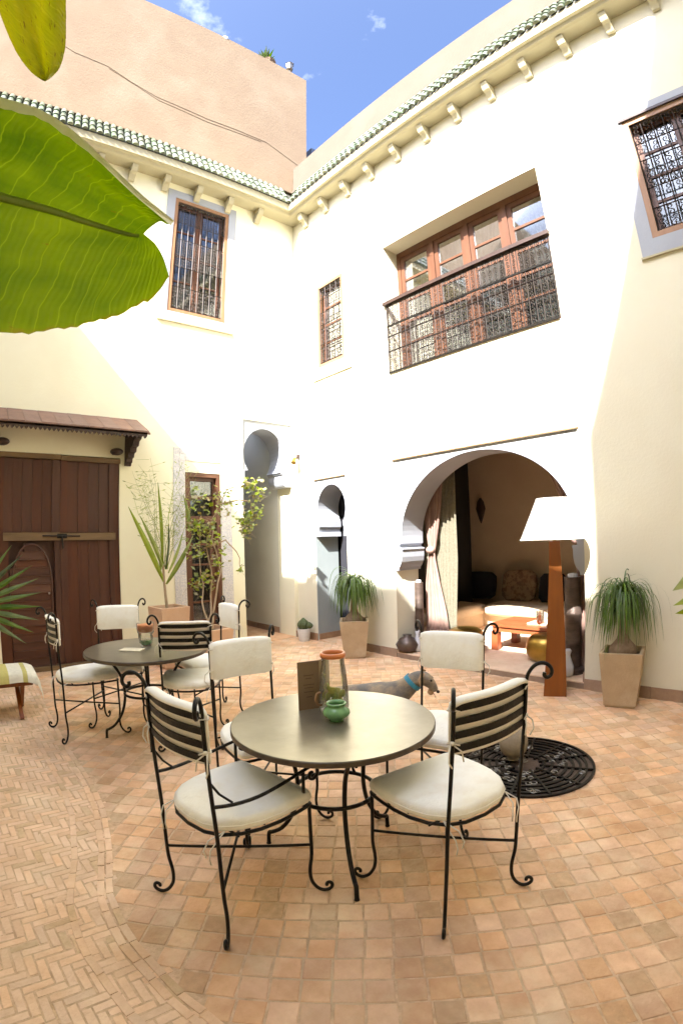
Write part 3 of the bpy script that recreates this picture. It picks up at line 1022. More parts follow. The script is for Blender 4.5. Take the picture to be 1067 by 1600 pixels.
for s in (0, 1):
    for k in range(2):
        x = AR[0] + .001 if s == 0 else AR[1] - .018
        R_(MB().box(x, x + .016, YR + .002 + k * .21, YR + .205 + k * .21, .066, .16), 'skirting_tile', 'skirt')

# the two walls behind the camera close the courtyard and throw its shade
tag(MB().box(XL - .4, 1.5, -3.35, -2.95, 0, 8.45).build('wall_behind', 'cream'), kind='structure')
tag(MB().box(1.0, 1.4, -2.95, YR, 0, 9.9).build('wall_side', 'cream'), kind='structure')

# ------------------------------------------------------------------ rooftop block over the left wall
tw_ = MB().box(XL - 3.5, XL - .02, -6, 4.92, 7.63, 11.02)
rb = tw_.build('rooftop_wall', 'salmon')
tag(rb, 'tall salmon rendered rooftop wall rising above the green tiled cornice on the left', 'wall')
cab = [(-.3, 9.25), (.41, 8.99), (.97, 8.94), (1.4, 8.78), (1.85, 8.66), (2.8, 8.62), (3.4, 8.66), (4.0, 8.68), (4.4, 8.56), (4.9, 8.42)]
c2 = [(1.0, 8.90), (1.9, 8.60), (2.8, 8.55), (3.9, 8.64)]
b = MB(LW).tube([(u, -.018, z) for u, z in cab], .0045, 4).tube([(u, -.018, z) for u, z in c2], .004, 4)
link('cable', b.mesh('cable', 'salmon'), rb)
b = MB(LW)
b.tube([(4.54, -.10, 11.00), (4.54, -.10, 11.18)], .02, 6).lathe([(.055, 0), (.08, .02), (.06, .03), (.085, .17), (.10, .18), (.03, .24), (.012, .27)], 6, (4.54, -.10, 11.16))
o = link('roof_lantern', b.mesh('roof_lantern', 'metal_grey'))
tag(o, 'small grey metal lantern standing on the corner of the salmon rooftop wall', 'lantern')
b = MB(LW).lathe([(.10, 0), (.16, .14), (.15, .15), (.12, .13)], 10, (4.05, -.16, 10.99))
o = link('roof_planter', b.mesh('roof_planter', 'bark'))
pl = MB()
for k in range(40):
    a = random.uniform(0, 2 * pi)
    r = random.uniform(.1, .24)
    p = Vector((XL - .12, 3.98, 11.06))
    q = p + Vector((cos(a) * r, sin(a) * r, random.uniform(.12, .32)))
    s = Vector((-sin(a), cos(a), 0)) * .03
    pl.add([p, (p + q) / 2 + s, q, (p + q) / 2 - s], [(0, 1, 2, 3)])
link('foliage', pl.mesh('foliage', 'leafdark'), o)
tag(o, 'small leafy plant in a bowl on top of the salmon rooftop wall', 'plant')
o = MB(LW).ball((3.0, -.10, 11.03), .09, .1, .09, 10, 6).build('roof_dome', 'whitepot', smooth=True)
tag(o, 'tiny white dome just showing over the edge of the salmon rooftop wall', 'vent')
o = MB().box(-9.6, -7.2, 5.6, 5.9, 9.2, 9.95).build('roof_shed', mat('blue_grey_sheet', (.16, .19, .26), None, 4, .6))
tag(o, 'blue grey sheet roof peeking between rooftop wall and parapet', 'roof')

# ------------------------------------------------------------------ alcove furnishings
def cushion_block(b, x0, x1, y0, y1, z0, z1, r=.07, n=6):
    """box with rounded edges all along x or y, puffy"""
    rings = []
    for t in range(n * 2 + 1):
        a = -pi / 2 + pi * t / (n * 2)
        ins = r * (1 - cos(a))
        z = (z0 + r if t <= n else z1 - r) + r * sin(a) * 1
        ring = []
        cx0, cx1, cy0, cy1 = x0 + ins, x1 - ins, y0 + ins, y1 - ins
        q = r * .8
        for (px, py, sx, sy) in ((cx1, cy1, 1, 1), (cx0, cy1, -1, 1), (cx0, cy0, -1, -1), (cx1, cy0, 1, -1)):
            base = {(1, 1): 0, (-1, 1): 90, (-1, -1): 180, (1, -1): 270}[(sx, sy)]
            for k in range(4):
                an = radians(base + 30 * k)
                ring.append((px - sx * q + q * cos(an), py - sy * q + q * sin(an), z))
        rings.append(ring)
    b.rings(rings)
    return b
sf = empty('corner_sofa', (-4.3, 6.9, .065), label='low beige corner sofa along the back of the arched alcove', cat='sofa')
sp = Part(sf)
sp(MB().box(-5.5, -1.6, 6.72, 7.4, .065, .27).box(-5.5, -4.50, 5.3, 6.719, .065, .27), 'base', 'sofa')
sp(cushion_block(MB(), -4.42, -1.6, 6.56, 7.38, .26, .44, .08), 'seat_cushion', 'sofa', smooth=True)
sp(cushion_block(MB(), -5.45, -4.44, 5.3, 6.75, .26, .44, .08), 'seat_cushion', 'sofa', smooth=True)
def pillow(x, y, z, w, h, rz, tilt, m, label):
    b = MB()
    n = 10
    rings = []
    for i in range(n + 1):
        v = -1 + 2 * i / n
        ring = []
        for k in range(20):
            a = 2 * pi * k / 20
            c_, s_ = cos(a), sin(a)
            sq = 1 / max(abs(c_), abs(s_)) ** .82
            rr = (1 - abs(v) ** 3) ** .5 if abs(v) < 1 else 0.0
            ring.append((c_ * sq * w / 2 * (.35 + .65 * rr if abs(v) > .98 else .55 + .45 * rr), v * .07 * (1), s_ * sq * h / 2 * (.55 + .45 * rr)))
        rings.append(ring)
    b.rings(rings)
    o = b.build('cushion', m, smooth=True)
    o.location = (x, y, z)
    o.rotation_euler = (radians(tilt), 0, rz)
    tag(o, label, 'cushion', 'cushions on the alcove sofa')
pillow(-4.86, 7.18, .66, .62, .46, 0, -12, 'black', 'plain black cushion leaning on the wall at the back of the alcove sofa')
pillow(-4.10, 7.16, .68, .60, .50, .06, -12, 'taupe', 'taupe cushion with dark embroidery beside the black cushion on the sofa')
pillow(-3.52, 7.18, .65, .46, .46, 0, -12, 'black', 'dark cushion half hidden by the floor lamp, right of the taupe cushion')
pillow(-5.32, 6.6, .64, .50, .42, 1.2, -10, 'taupe', 'brown cushion in the dark left corner of the alcove sofa')

ct = empty('coffee_table', (-2.95, 5.66, .065), label='low red brown wooden coffee table in front of the alcove sofa', cat='table')
cp = Part(ct)
cp(MB().box(-3.50, -2.40, 5.36, 5.96, .365, .40), 'tabletop', 'redwood')
cp(MB().box(-3.47, -2.43, 5.385, 5.41, .30, .363).box(-3.47, -2.43, 5.91, 5.935, .30, .363).box(-3.47, -3.445, 5.412, 5.908, .30, .363), 'apron', 'redwood')
for x, y in ((-3.44, 5.42), (-3.44, 5.90), (-2.50, 5.42), (-2.50, 5.90)):
    cp(MB().box(x - .045, x + .045, y - .045, y + .045, .065, .299), 'leg', 'redwood')
o = MB().box(-3.05, -2.62, 5.50, 5.86, .402, .418).build('tray', 'sofa')
tag(o, 'pale flat tray lying on the coffee table in the alcove', 'tray')
o = MB().lathe([(.035, 0), (.045, .02), (.05, .15), (.048, .155), (.042, .03)], 14, (-2.88, 5.52, .419)).build('drinking_glass', 'jarglass', smooth=True)
link('drink', MB().lathe([(.038, .006), (.041, .09)], 12, (-2.88, 5.52, .42)).mesh('drink', 'orange', True), o)
tag(o, 'glass with an orange drink at the edge of the alcove table', 'glass')
def pouf(x, y, r, h, label):
    prof = [(r * .55, 0), (r * .8, .02), (r * .97, h * .3), (r, h * .5), (r * .95, h * .72), (r * .8, h * .9), (r * .62, h * .98), (r * .3, h)]
    o = MB().lathe(prof, 28).build('pouf', 'brass', smooth=True, loc=(x, y, .065))
    tag(o, label, 'pouf', 'round brass poufs in the alcove')
pouf(-3.70, 5.12, .25, .30, 'low round brass pouf at the foot of the rose curtain')
pouf(-2.66, 5.22, .22, .30, 'round brass pouf half behind the wooden floor lamp')
o = MB().lathe([(.01, -.22), (.05, -.12), (.10, .03), (.07, .15), (.02, .22)], 10, (-4.95, 7.40, 1.92), 1, .5).build('sconce', 'darkwood', smooth=True)
tag(o, 'dark pear shaped sconce on the back wall of the alcove', 'sconce')

def curtain(name, cuts, y, m, parent, pleats, amp=.025):
    """cuts: (z, x0, x1)"""
    b = MB()
    rings = []
    n = pleats * 6
    for z, x0, x1 in cuts:
        w = x1 - x0
        ring = []
        for i in range(n + 1):
            t = i / n
            ring.append((x0 + w * t, y + amp * sin(t * pleats * 2 * pi) + .012 * sin(z * 4 + i * .3), z))
        rings.append(ring)
    b.rings(rings, closed=False)
    return b.build(name, m, parent, smooth=True)
cl = curtain('tied_curtain', [(2.75, -4.42, -3.92), (2.2, -4.36, -3.98), (1.9, -4.32, -4.02), (1.6, -4.28, -4.07), (1.38, -4.24, -4.11), (1.30, -4.23, -4.13), (1.2, -4.25, -4.12), (.9, -4.30, -4.06), (.55, -4.32, -3.98), (.2, -4.32, -3.92), (.075, -4.32, -3.90)], 5.10, 'rose', None, 7)
tag(cl, 'dusty rose curtain tied in the middle on the left side of the arch', 'curtain')
link('tie_knot', MB().ball((-4.18, 5.06, 1.33), .065, .05, .05, 12, 8).mesh('tie_knot', 'rose', True), cl)
c2_ = curtain('lace_panel', [(2.75, -4.42, -3.84), (1.8, -4.40, -3.84), (1.2, -4.38, -3.85), (.6, -4.38, -3.87), (.09, -4.38, -3.88)], 5.19, 'sheer', None, 9, .018)
tag(c2_, 'olive lace curtain hanging behind the rose curtain', 'curtain')
cr2 = curtain('tied_curtain', [(2.75, -2.52, -1.95), (2.1, -2.42, -1.96), (1.8, -2.30, -1.98), (1.5, -2.20, -2.02), (1.40, -2.17, -2.06), (1.25, -2.17, -2.04), (.9, -2.14, -1.98), (.5, -2.12, -1.95), (.075, -2.12, -1.94)], 4.97, 'rose', None, 7, .02)
tag(cr2, 'brownish rose curtain tied back on the right side of the arch, behind the lamp', 'curtain')
link('tie_knot', MB().ball((-2.14, 4.93, 1.42), .055, .05, .05, 12, 8).mesh('tie_knot', 'rose', True), cr2)
def column(x, y, r, h, label):
    o = empty('bronze_pillar', (x, y, .065), label=label, cat='candle pillar', group='tall dark pillars at the sides of the arch')
    p = [(r * 1.4, 0), (r * 1.4, .05), (r, .07), (r, h * .3), (r * 1.06, h * .31), (r * 1.06, h * .33), (r, h * .34), (r, h * .6), (r * 1.06, h * .61), (r * 1.06, h * .63), (r, h * .64), (r, h), (r * .8, h)]
    MB().lathe(p, 16).build('shaft', 'amphora', o, smooth=True, angle=40)
    MB().lathe([(r * .6, h), (r * .6, h + .03)], 12).build('candle', 'whitepot', o)
column(-4.255, 4.90, .055, .86, 'slim dark pillar in front of the left rose curtain')
column(-2.17, 4.88, .085, .98, 'thick dark pillar between the floor lamp and the right curtain')
for x, y, s, lab in ((-4.17, 4.76, 1, 'small white and silver bottle beside the slim dark pillar'), (-2.15, 4.72, 1.1, 'white and silver bottle at the foot of the thick dark pillar')):
    o = MB().lathe([(.02 * s, 0), (.05 * s, .02), (.055 * s, .10), (.03 * s, .18), (.02 * s, .22), (.035 * s, .26), (.02 * s, .28)], 14).build('bottle', 'white_shiny', smooth=True, loc=(x, y, .065))
    tag(o, lab, 'bottle', 'white and silver bottles under the arch')
o = MB().lathe([(.05, 0), (.12, .03), (.15, .10), (.10, .17), (.05, .20), (.06, .22)], 16).build('jar', 'amphora', smooth=True, loc=(-4.27, 4.68, .065))
tag(o, 'squat dark clay jar on the step at the left jamb of the arch', 'jar')

# ------------------------------------------------------------------ floor lamp
lp = empty('floor_lamp', (-2.10, 4.34, 0), radians(25), 'floor lamp with a tapering square wooden column and cream shade by the arch', 'lamp')
b = MB()
b.rings([[(-.105, -.105, 0), (.105, -.105, 0), (.105, .105, 0), (-.105, .105, 0)], [(-.048, -.048, 1.42), (.048, -.048, 1.42), (.048, .048, 1.42), (-.048, .048, 1.42)]])
b.build('column', 'lampwood', lp)
b = MB().lathe([(.315, 0), (.155, .37)], 40, (0, 0, 1.435), cap=False)
sh = b.build('lamp_shade', 'shade', lp, smooth=True)
MB().tube([(.315 * cos(2 * pi * k / 40), .315 * sin(2 * pi * k / 40), 1.436) for k in range(41)], .004, 4).build('shade_piping', 'cushion', sh)
MB().tube([(.155 * cos(2 * pi * k / 30), .155 * sin(2 * pi * k / 30), 1.805) for k in range(31)], .004, 4).build('shade_piping', 'cushion', sh)
MB().tube([(0, 0, 1.42), (0, 0, 1.50)], .018, 8).ball((0, 0, 1.55), .035, .035, .05).tube([(-.3, 0, 1.445), (.3, 0, 1.445)], .003, 4).build('bulb_holder', 'brass', lp, smooth=True)

# ------------------------------------------------------------------ planters and plants
def planter(loc, rz, bw, tw, h, m, name, label, cat='planter'):
    o = empty(name, loc, rz, label, cat)
    b = MB()
    sq = lambda w, z: [(-w, -w, z), (w, -w, z), (w, w, z), (-w, w, z)]
    bw /= 2; tw /= 2
    b.rings([sq(bw - .012, 0), sq(bw - .012, .015), sq(bw, .02), sq(tw, h - .004), sq(tw - .004, h), sq(tw - .028, h), sq(tw - .034, h - .05)], cap=False)
    b.add(sq(bw - .012, 0), [(3, 2, 1, 0)])
    b.build('pot', m, o)
    MB().add(sq(tw - .033, h - .045), [(0, 1, 2, 3)]).build('soil', 'soil', o)
    return o

def blade(b, p, az, L, w, rise, droop, n=7, twist=0):
    """an arching strap leaf"""
    d = Vector((cos(az), sin(az), 0))
    s = Vector((-sin(az), cos(az), 0))
    pts = []
    el = rise
    q = Vector(p)
    e0 = rise
    for i in range(n + 1):
        t = i / n
        ww = w * (1 - t) ** .6 * (.6 + .4 * min(1, t * 5)) + .0006
        pts.append((q + s * ww, q - s * ww + Vector((0, 0, ww * .35))))
        q = q + (d * cos(el) + Vector((0, 0, sin(el)))) * (L / n)
        k_ = min(1.0, t / droop)
        el = e0 + (-1.42 - e0) * (k_ * k_ * (3 - 2 * k_))
    vs = [v for pr in pts for v in pr]
    b.add(vs, [(2 * i, 2 * i + 1, 2 * i + 3, 2 * i + 2) for i in range(n)])

def ponytail(loc, h, label, seed, crown=.62, nl=260):
    rr = random.Random(seed)
    o = empty('ponytail_palm', loc, 0, label, 'plant')
    b = MB().lathe([(.11, 0), (.128, .03), (.12, .065), (.085, .105), (.055, .14), (.042, .19), (.036, .27), (.030, crown - .10)], 14)
    b.build('trunk', 'bark', o, smooth=True)
    b = MB()
    for k in range(nl):
        z = crown - .12 * rr.random()
        rise = rr.uniform(1.0, 1.55)
        z -= .10 * rr.random() ** 2
        L = rr.uniform(.36, .80)
        blade(b, (rr.uniform(-.01, .01), rr.uniform(-.01, .01), z), rr.uniform(0, 2 * pi), L, rr.uniform(.0045, .009), rise, rr.uniform(.38, .72), 13)
    for k in range(45):
        blade(b, (0, 0, crown - .02), rr.uniform(0, 2 * pi), rr.uniform(.14, .24), .007, rr.uniform(1.1, 1.5), 1.6, 4)
    b.build('foliage', 'leafdark', o)
    return o
planter((-1.46, 4.34, 0), radians(12), .27, .36, .48, 'stonepot', 'stone_planter', 'tapered beige stone planter against the right wall, right of the floor lamp')
ponytail((-1.46, 4.34, .435), 0, 'ponytail palm with drooping grassy leaves in the planter right of the floor lamp', 5, .46, 330)
planter((-4.80, 4.27, 0), radians(48), .27, .36, .48, 'stonepot', 'stone_planter', 'tapered beige stone planter between the small doorway and the big arch')
ponytail((-4.80, 4.27, .435), 0, 'bushy ponytail palm spilling over in the planter left of the big arch', 9, .46, 360)

o = empty('white_pot', (-6.12, 4.44, 0), 0, 'small white ceramic pot on the floor between the two keyhole doorways', 'pot')
MB().lathe([(.075, 0), (.08, .01), (.10, .17), (.10, .185), (.088, .185), (.085, .15)], 20).build('pot', 'whitepot', o, smooth=True, angle=40)
MB().lathe([(.001, .155), (.086, .156)], 16, cap=False).build('soil', 'soil', o)
o = empty('cactus', (-6.12, 4.44, .157), 0, 'round green cactus with two offsets in the small white pot', 'cactus')
def ribbed(b, c, r, h):
    rings = []
    for i in range(9):
        t = i / 8
        rr = r * sin(pi * min(.98, .12 + t * .88)) + .002
        rings.append([(c[0] + rr * (1 + .10 * (k % 2)) * cos(2 * pi * k / 24), c[1] + rr * (1 + .10 * (k % 2)) * sin(2 * pi * k / 24), c[2] + h * t) for k in range(24)])
    b.rings(rings)
    return b
ribbed(MB(), (-.01, 0, 0), .085, .19).build('stem', 'cactus', o)
ribbed(MB(), (.07, .05, .03), .05, .10).build('offset', 'cactus', o)

planter((-5.90, 2.26, 0), radians(6), .30, .38, .74, 'pinkpot', 'stone_planter', 'tall pinkish stone planter by the left wall, right of the dark double door')
def tall_palm():
    o = empty('young_palm', (-5.90, 2.24, .69), 0, 'young palm with a few stiff leaves and airy stems in the tall pinkish planter', 'plant')
    MB().tube([(0, 0, 0), (.0, -.015, .2), (.0, -.03, .42), (.01, -.035, .55)], [.02, .017, .015, .012], 8).build('stem', 'twig', o)
    def leaf(base, tip, w, m, bend=.05):
        b = MB()
        A_, B_ = Vector(base), Vector(tip)
        n = 10
        side = (B_ - A_).cross(Vector((1, 0, .0))).normalized()
        rows = []
        for i in range(n + 1):
            t = i / n
            p = A_.lerp(B_, t) + Vector((bend * sin(pi * t), 0, .0))
            ww = w * (sin(pi * min(1, .06 + t * .94)) ** .7) * (1 - .3 * t)
            rows.append([p + side * ww, p + Vector((.012, 0, 0)), p - side * ww])
        b.rings(rows, closed=False)
        b.build('leaf', m, o)
    leaf((0, -.03, .35), (.0, -.46, 1.25), .040, 'leaflight')
    leaf((0, -.03, .50), (.02, -.32, 1.14), .030, 'leaflight')
    leaf((0, .0, .32), (.02, .36, .90), .036, 'leaflight')
    leaf((0, .03, .45), (.04, .22, .95), .022, 'leaflight')
    leaf((0, -.04, .55), (.0, -.09, 1.55), .026, 'leaflight')
    leaf((0, .0, .5), (.02, .04, 1.05), .016, 'leafdark')
    leaf((0, .32, .95), (.02, .24, 1.40), .030, 'leaflight')
    b = MB()
    rr = random.Random(4)
    for k in range(11):
        a = rr.uniform(-.42, .42)
        base = Vector((.0, -.03, .5))
        tip = Vector((rr.uniform(-.1, .1), a, rr.uniform(1.35, 1.85)))
        pts = [base.lerp(tip, t) + Vector((0, .05 * sin(t * 5 + k), 0)) for t in (0, .25, .5, .75, 1)]
        b.tube(pts, [.006, .004, .003, .002, .0012], 4)
        for j in range(26):
            t = rr.uniform(.25, 1)
            p = base.lerp(tip, t)
            q = p + Vector((rr.uniform(-.05, .05), rr.uniform(-.16, .16), rr.uniform(-.04, .14)))
            b.tube([p, q], [.0022, .001], 3)
            if rr.random() < .5:
                u = (q - p).normalized() * .03
                b.add([q, q + u + Vector((0, 0, .006)), q + u * 2, q + u - Vector((0, 0, .006))], [(0, 1, 2, 3)])
    b.build('airy_stems', 'leaflight', o)
tall_palm()
planter((-5.45, 2.62, 0), radians(10), .28, .36, .50, 'pinkpot', 'stone_planter', 'square pinkish planter below the glazed door, behind the back table')
def climber():
    o = empty('climbing_shrub', (-5.50, 2.62, .46), 0, 'straggly climbing shrub with pale twigs in front of the glazed door', 'shrub')
    rr = random.Random(12)
    base = Vector((0, 0, 0))
    # targets in wall terms: (y, z) offsets from the pot, leaning to the wall
    stems = [[(0, 0, 0), (-.12, .10, .30), (-.2, .20, .62), (-.25, .12, 1.0), (-.2, .22, 1.35), (-.2, .5, 1.75), (-.15, .85, 1.88), (-.1, 1.08, 1.78)],
             [(0, 0, 0), (-.05, .16, .34), (-.1, .28, .7), (-.15, .2, 1.1), (-.2, .3, 1.5), (-.2, .38, 1.75)],
             [(0, 0, 0), (-.1, -.06, .25), (-.2, .02, .55), (-.25, -.02, .95), (-.25, .05, 1.35)],
             [(-.2, .30, 1.55), (-.15, .62, 1.62), (-.1, .9, 1.60), (-.1, .95, 1.35)],
             [(-.25, .12, 1.0), (-.15, .45, 1.1), (-.1, .62, .95), (-.1, .68, .7)]]
    b = MB()
    for s in stems:
        P = [Vector((p[0], p[1] * .74, p[2] * .97)) for p in s]
        pts = []
        for i in range(len(P) - 1):
            for t in (0, .33, .66):
                pts.append(P[i].lerp(P[i + 1], t) + Vector((rr.uniform(-.02, .02), rr.uniform(-.02, .02), rr.uniform(-.01, .01))))
        pts.append(P[-1])
        n = len(pts)
        b.tube(pts, [.013 * (1 - .8 * i / n) for i in range(n)], 6)
    b.build('stem', 'twig', o, smooth=True)
    tw = MB()
    lf, ly = MB(), MB()
    def leaf(B, c, s):
        a, e = rr.uniform(0, 2 * pi), rr.uniform(-.8, .8)
        d = Vector((cos(a) * cos(e), sin(a) * cos(e), sin(e))) * s
        t = d.cross(Vector((rr.uniform(-1, 1), rr.uniform(-1, 1), 1))).normalized() * s * .42
        B.add([c, c + d * .5 + t, c + d, c + d * .5 - t], [(0, 1, 2, 3)])
    clumps = [(-.22, .0, 1.30, .13, 60), (-.2, .16, 1.28, .13, 50), (-.22, -.05, .95, .10, 35), (-.2, .12, .62, .11, 45), (-.2, -.1, .55, .08, 25), (-.2, .2, 1.05, .16, 60),
              (-.12, .80, 1.28, .10, 110), (-.12, .88, 1.40, .08, 50), (-.1, 1.06, 1.74, .10, 40), (-.12, .9, 1.84, .10, 40), (-.15, .42, 1.62, .14, 50), (-.1, .66, .72, .05, 10), (-.2, .30, .8, .08, 20),
              (-.1, 1.0, 1.5, .09, 24), (-.2, .0, 1.62, .12, 30)]
    for cx, cyy, czz, r, n in clumps:
        for k in range(n):
            c = Vector((cx, cyy * .74, czz * .97)) + Vector((rr.gauss(0, 1), rr.gauss(0, 1), rr.gauss(0, 1))) * r * .6
            leaf(lf if rr.random() < .75 else ly, c, rr.uniform(.04, .08))
            if k % 4 == 0:
                q = c + Vector((rr.uniform(-.1, .1), rr.uniform(-.1, .1), rr.uniform(-.12, .05)))
                tw.tube([c, q], [.002, .0012], 3)
    tw.build('twigs', 'twig', o)
    lf.build('foliage', 'leaflight', o)
    ly.build('dry_foliage', 'leafdry', o)
climber()

# fan palm at the left edge of the picture
def fan():
    o = empty('fan_palm', (-2.28, -.37, 0), 0, 'fan palm frond pushing in at the left edge in front of the dark door', 'plant')
    MB().lathe([(.16, 0), (.20, .30), (.19, .31), (.16, .28)], 16).build('pot', 'stonepot', o, smooth=True)
    MB().tube([(0, 0, .25), (.05, .1, .7), (.09, .25, 1.05), (.11, .36, 1.27)], [.02, .014, .010, .007], 6).build('stem', 'leaflight', o)
    b = MB()
    c = Vector((.11, .36, 1.27))
    for k in range(17):
        a = radians(-35 + k * 11)
        L = .30 - .002 * abs(k - 6) ** 1.5
        d = Vector((.06, cos(a), sin(a))).normalized()
        s = Vector((0, -sin(a), cos(a))) * .011
        b.add([c, c + d * L * .55 + s, c + d * L, c + d * L * .55 - s, c + d * L * .5 + Vector((.012, 0, 0))], [(0, 1, 4), (1, 2, 4), (2, 3, 4), (3, 0, 4)])
    b.build('frond', 'leafdark', o)
fan()
# leafy tip at the right edge
def edge_leaf():
    o = empty('potted_shrub', (.12, .98, 0), 0, 'bright green leaf tips entering at the right edge of the courtyard', 'plant')
    MB().lathe([(.12, 0), (.16, .30), (.15, .31), (.12, .28)], 16).build('pot', 'stonepot', o, smooth=True)
    MB().tube([(0, 0, .28), (-.05, 0, .8), (-.16, 0, 1.25), (-.26, 0, 1.40)], [.014, .01, .007, .004], 6).build('stem', 'twig', o)
    b = MB()
    rr = random.Random(2)
    for (p, q, w) in (((-.27, 0, 1.455), (-.352, -.012, 1.386), .030), ((-.26, .01, 1.40), (-.350, -.015, 1.360), .018), ((-.26, 0, 1.37), (-.346, -.016, 1.346), .017), ((-.22, 0, 1.42), (-.1, .05, 1.50), .03), ((-.2, 0, 1.35), (-.1, -.06, 1.30), .03)):
        p, q = Vector(p), Vector(q)
        s = Vector((.2, .1, 1)).normalized() * w
        m_ = p.lerp(q, .45)
        b.add([p, m_ + s, q, m_ - s, m_ + Vector((0, -.008, 0))], [(0, 1, 4), (1, 2, 4), (2, 3, 4), (3, 0, 4)])
    b.build('foliage', 'leaflight', o)
edge_leaf()

# banana plant: trunk stands left of the frame, two leaves reach into it
def leafmat(ca=(.055, .115, .003), cb=(.16, .235, .007), vein=(.26, .34, .04), spots=(.16, .10, .02), amount=.66):
    m = bpy.data.materials.new('banana_leaf')
    m.use_nodes = True
    t = m.node_tree
    L = t.links.new
    b = t.nodes['Principled BSDF']
    uv = N(t, 'ShaderNodeUVMap', uv_map='UVMap')
    sp_ = N(t, 'ShaderNodeSeparateXYZ')
    L(uv.outputs[0], sp_.inputs[0])
    # side veins: stripes along u, slanting with v
    ma = N(t, 'ShaderNodeMath', operation='MULTIPLY_ADD')
    ma.inputs[1].default_value = -.18
    L(sp_.outputs['Y'], ma.inputs[0])
    L(sp_.outputs['X'], ma.inputs[2])
    nw = N(t, 'ShaderNodeTexNoise', i_Scale=3.0, i_Detail=2.0)
    L(uv.outputs[0], nw.inputs[0])
    mw = N(t, 'ShaderNodeMath', operation='MULTIPLY_ADD')
    mw.inputs[1].default_value = .07
    L(nw.outputs[0], mw.inputs[0])
    L(ma.outputs[0], mw.inputs[2])
    ma = mw
    mu = N(t, 'ShaderNodeMath', operation='MULTIPLY')
    mu.inputs[1].default_value = 260.0
    L(ma.outputs[0], mu.inputs[0])
    si = N(t, 'ShaderNodeMath', operation='SINE')
    L(mu.outputs[0], si.inputs[0])
    mu2 = N(t, 'ShaderNodeMath', operation='MULTIPLY')
    mu2.inputs[1].default_value = 15.0 * 6.283
    L(ma.outputs[0], mu2.inputs[0])
    si2 = N(t, 'ShaderNodeMath', operation='SINE')
    L(mu2.outputs[0], si2.inputs[0])
    rp2 = N(t, 'ShaderNodeValToRGB')
    rp2.color_ramp.elements[0].position = .965
    rp2.color_ramp.elements[1].position = 1.0
    rp2.color_ramp.elements[1].color = (.55, .55, .55, 1)
    L(si2.outputs[0], rp2.inputs[0])
    no = N(t, 'ShaderNodeTexNoise', i_Scale=2.6, i_Detail=7.0)
    L(uv.outputs[0], no.inputs[0])
    rp = N(t, 'ShaderNodeValToRGB')
    rp.color_ramp.elements[0].position = .3
    rp.color_ramp.elements[1].position = .7
    rp.color_ramp.elements[0].color = (*ca, 1)
    rp.color_ramp.elements[1].color = (*cb, 1)
    L(no.outputs[0], rp.inputs[0])
    mxx = N(t, 'ShaderNodeMixRGB')
    mxx.inputs[2].default_value = (*vein, 1)
    L(rp2.outputs[0], mxx.inputs[0])
    L(rp.outputs[0], mxx.inputs[1])
    # brown dry margin and specks
    ab = N(t, 'ShaderNodeMath', operation='ABSOLUTE')
    L(sp_.outputs['Y'], ab.inputs[0])
    n2 = N(t, 'ShaderNodeTexNoise', i_Scale=22.0, i_Detail=4.0)
    L(uv.outputs[0], n2.inputs[0])
    ad = N(t, 'ShaderNodeMath', operation='MULTIPLY_ADD')
    ad.inputs[1].default_value = .10
    L(n2.outputs[0], ad.inputs[0])
    L(ab.outputs[0], ad.inputs[2])
    rp3 = N(t, 'ShaderNodeValToRGB')
    rp3.color_ramp.elements[0].position = 1.02
    rp3.color_ramp.elements[1].position = 1.06
    cl_ = N(t, 'ShaderNodeMapRange')
    cl_.inputs[1].default_value = 1.02
    cl_.inputs[2].default_value = 1.07
    L(ad.outputs[0], cl_.inputs[0])
    mx3 = N(t, 'ShaderNodeMixRGB')
    mx3.inputs[2].default_value = (.22, .15, .04, 1)
    L(cl_.outputs[0], mx3.inputs[0])
    L(mxx.outputs[0], mx3.inputs[1])
    nsp = N(t, 'ShaderNodeTexNoise', i_Scale=11.0, i_Detail=5.0, i_Roughness=.7)
    L(uv.outputs[0], nsp.inputs[0])
    msp = N(t, 'ShaderNodeMapRange')
    msp.inputs[1].default_value = amount
    msp.inputs[2].default_value = amount + .05
    L(nsp.outputs[0], msp.inputs[0])
    mx4 = N(t, 'ShaderNodeMixRGB')
    mx4.inputs[2].default_value = (*spots, 1)
    L(msp.outputs[0], mx4.inputs[0])
    L(mx3.outputs[0], mx4.inputs[1])
    mx3 = mx4
    L(mx3.outputs[0], b.inputs['Base Color'])
    b.inputs['Roughness'].default_value = .33
    b.inputs['Specular IOR Level'].default_value = .5
    bp = N(t, 'ShaderNodeBump', i_Strength=.35, i_Distance=.004)
    L(si.outputs[0], bp.inputs['Height'])
    L(bp.outputs[0], b.inputs['Normal'])
    tl_ = N(t, 'ShaderNodeBsdfTranslucent')
    hs = N(t, 'ShaderNodeHueSaturation')
    hs.inputs['Saturation'].default_value = 1.15
    hs.inputs['Value'].default_value = 1.7
    L(mx3.outputs[0], hs.inputs['Color'])
    L(hs.outputs[0], tl_.inputs[0])
    ms = N(t, 'ShaderNodeMixShader')
    ms.inputs[0].default_value = .5
    L(b.outputs[0], ms.inputs[1])
    L(tl_.outputs[0], ms.inputs[2])
    L(ms.outputs[0], t.nodes['Material Output'].inputs[0])
    return m
M['banana'] = leafmat()
M['banana_old'] = leafmat((.24, .26, .008), (.36, .33, .012), (.42, .40, .06), (.10, .05, .012), .60)
M['litmargin'] = mat('pale_lit_leaf_margin', (.80, .78, .60), (.66, .66, .36), 14, .5, trans=.6, bump=.5, bscale=30, c3=(.82, .80, .68), s3=9)  # dry folded edge, painted pale for the light it catches
M['midrib'] = mat('banana_midrib', (.20, .27, .035), (.15, .22, .03), 8, .4, trans=.2)

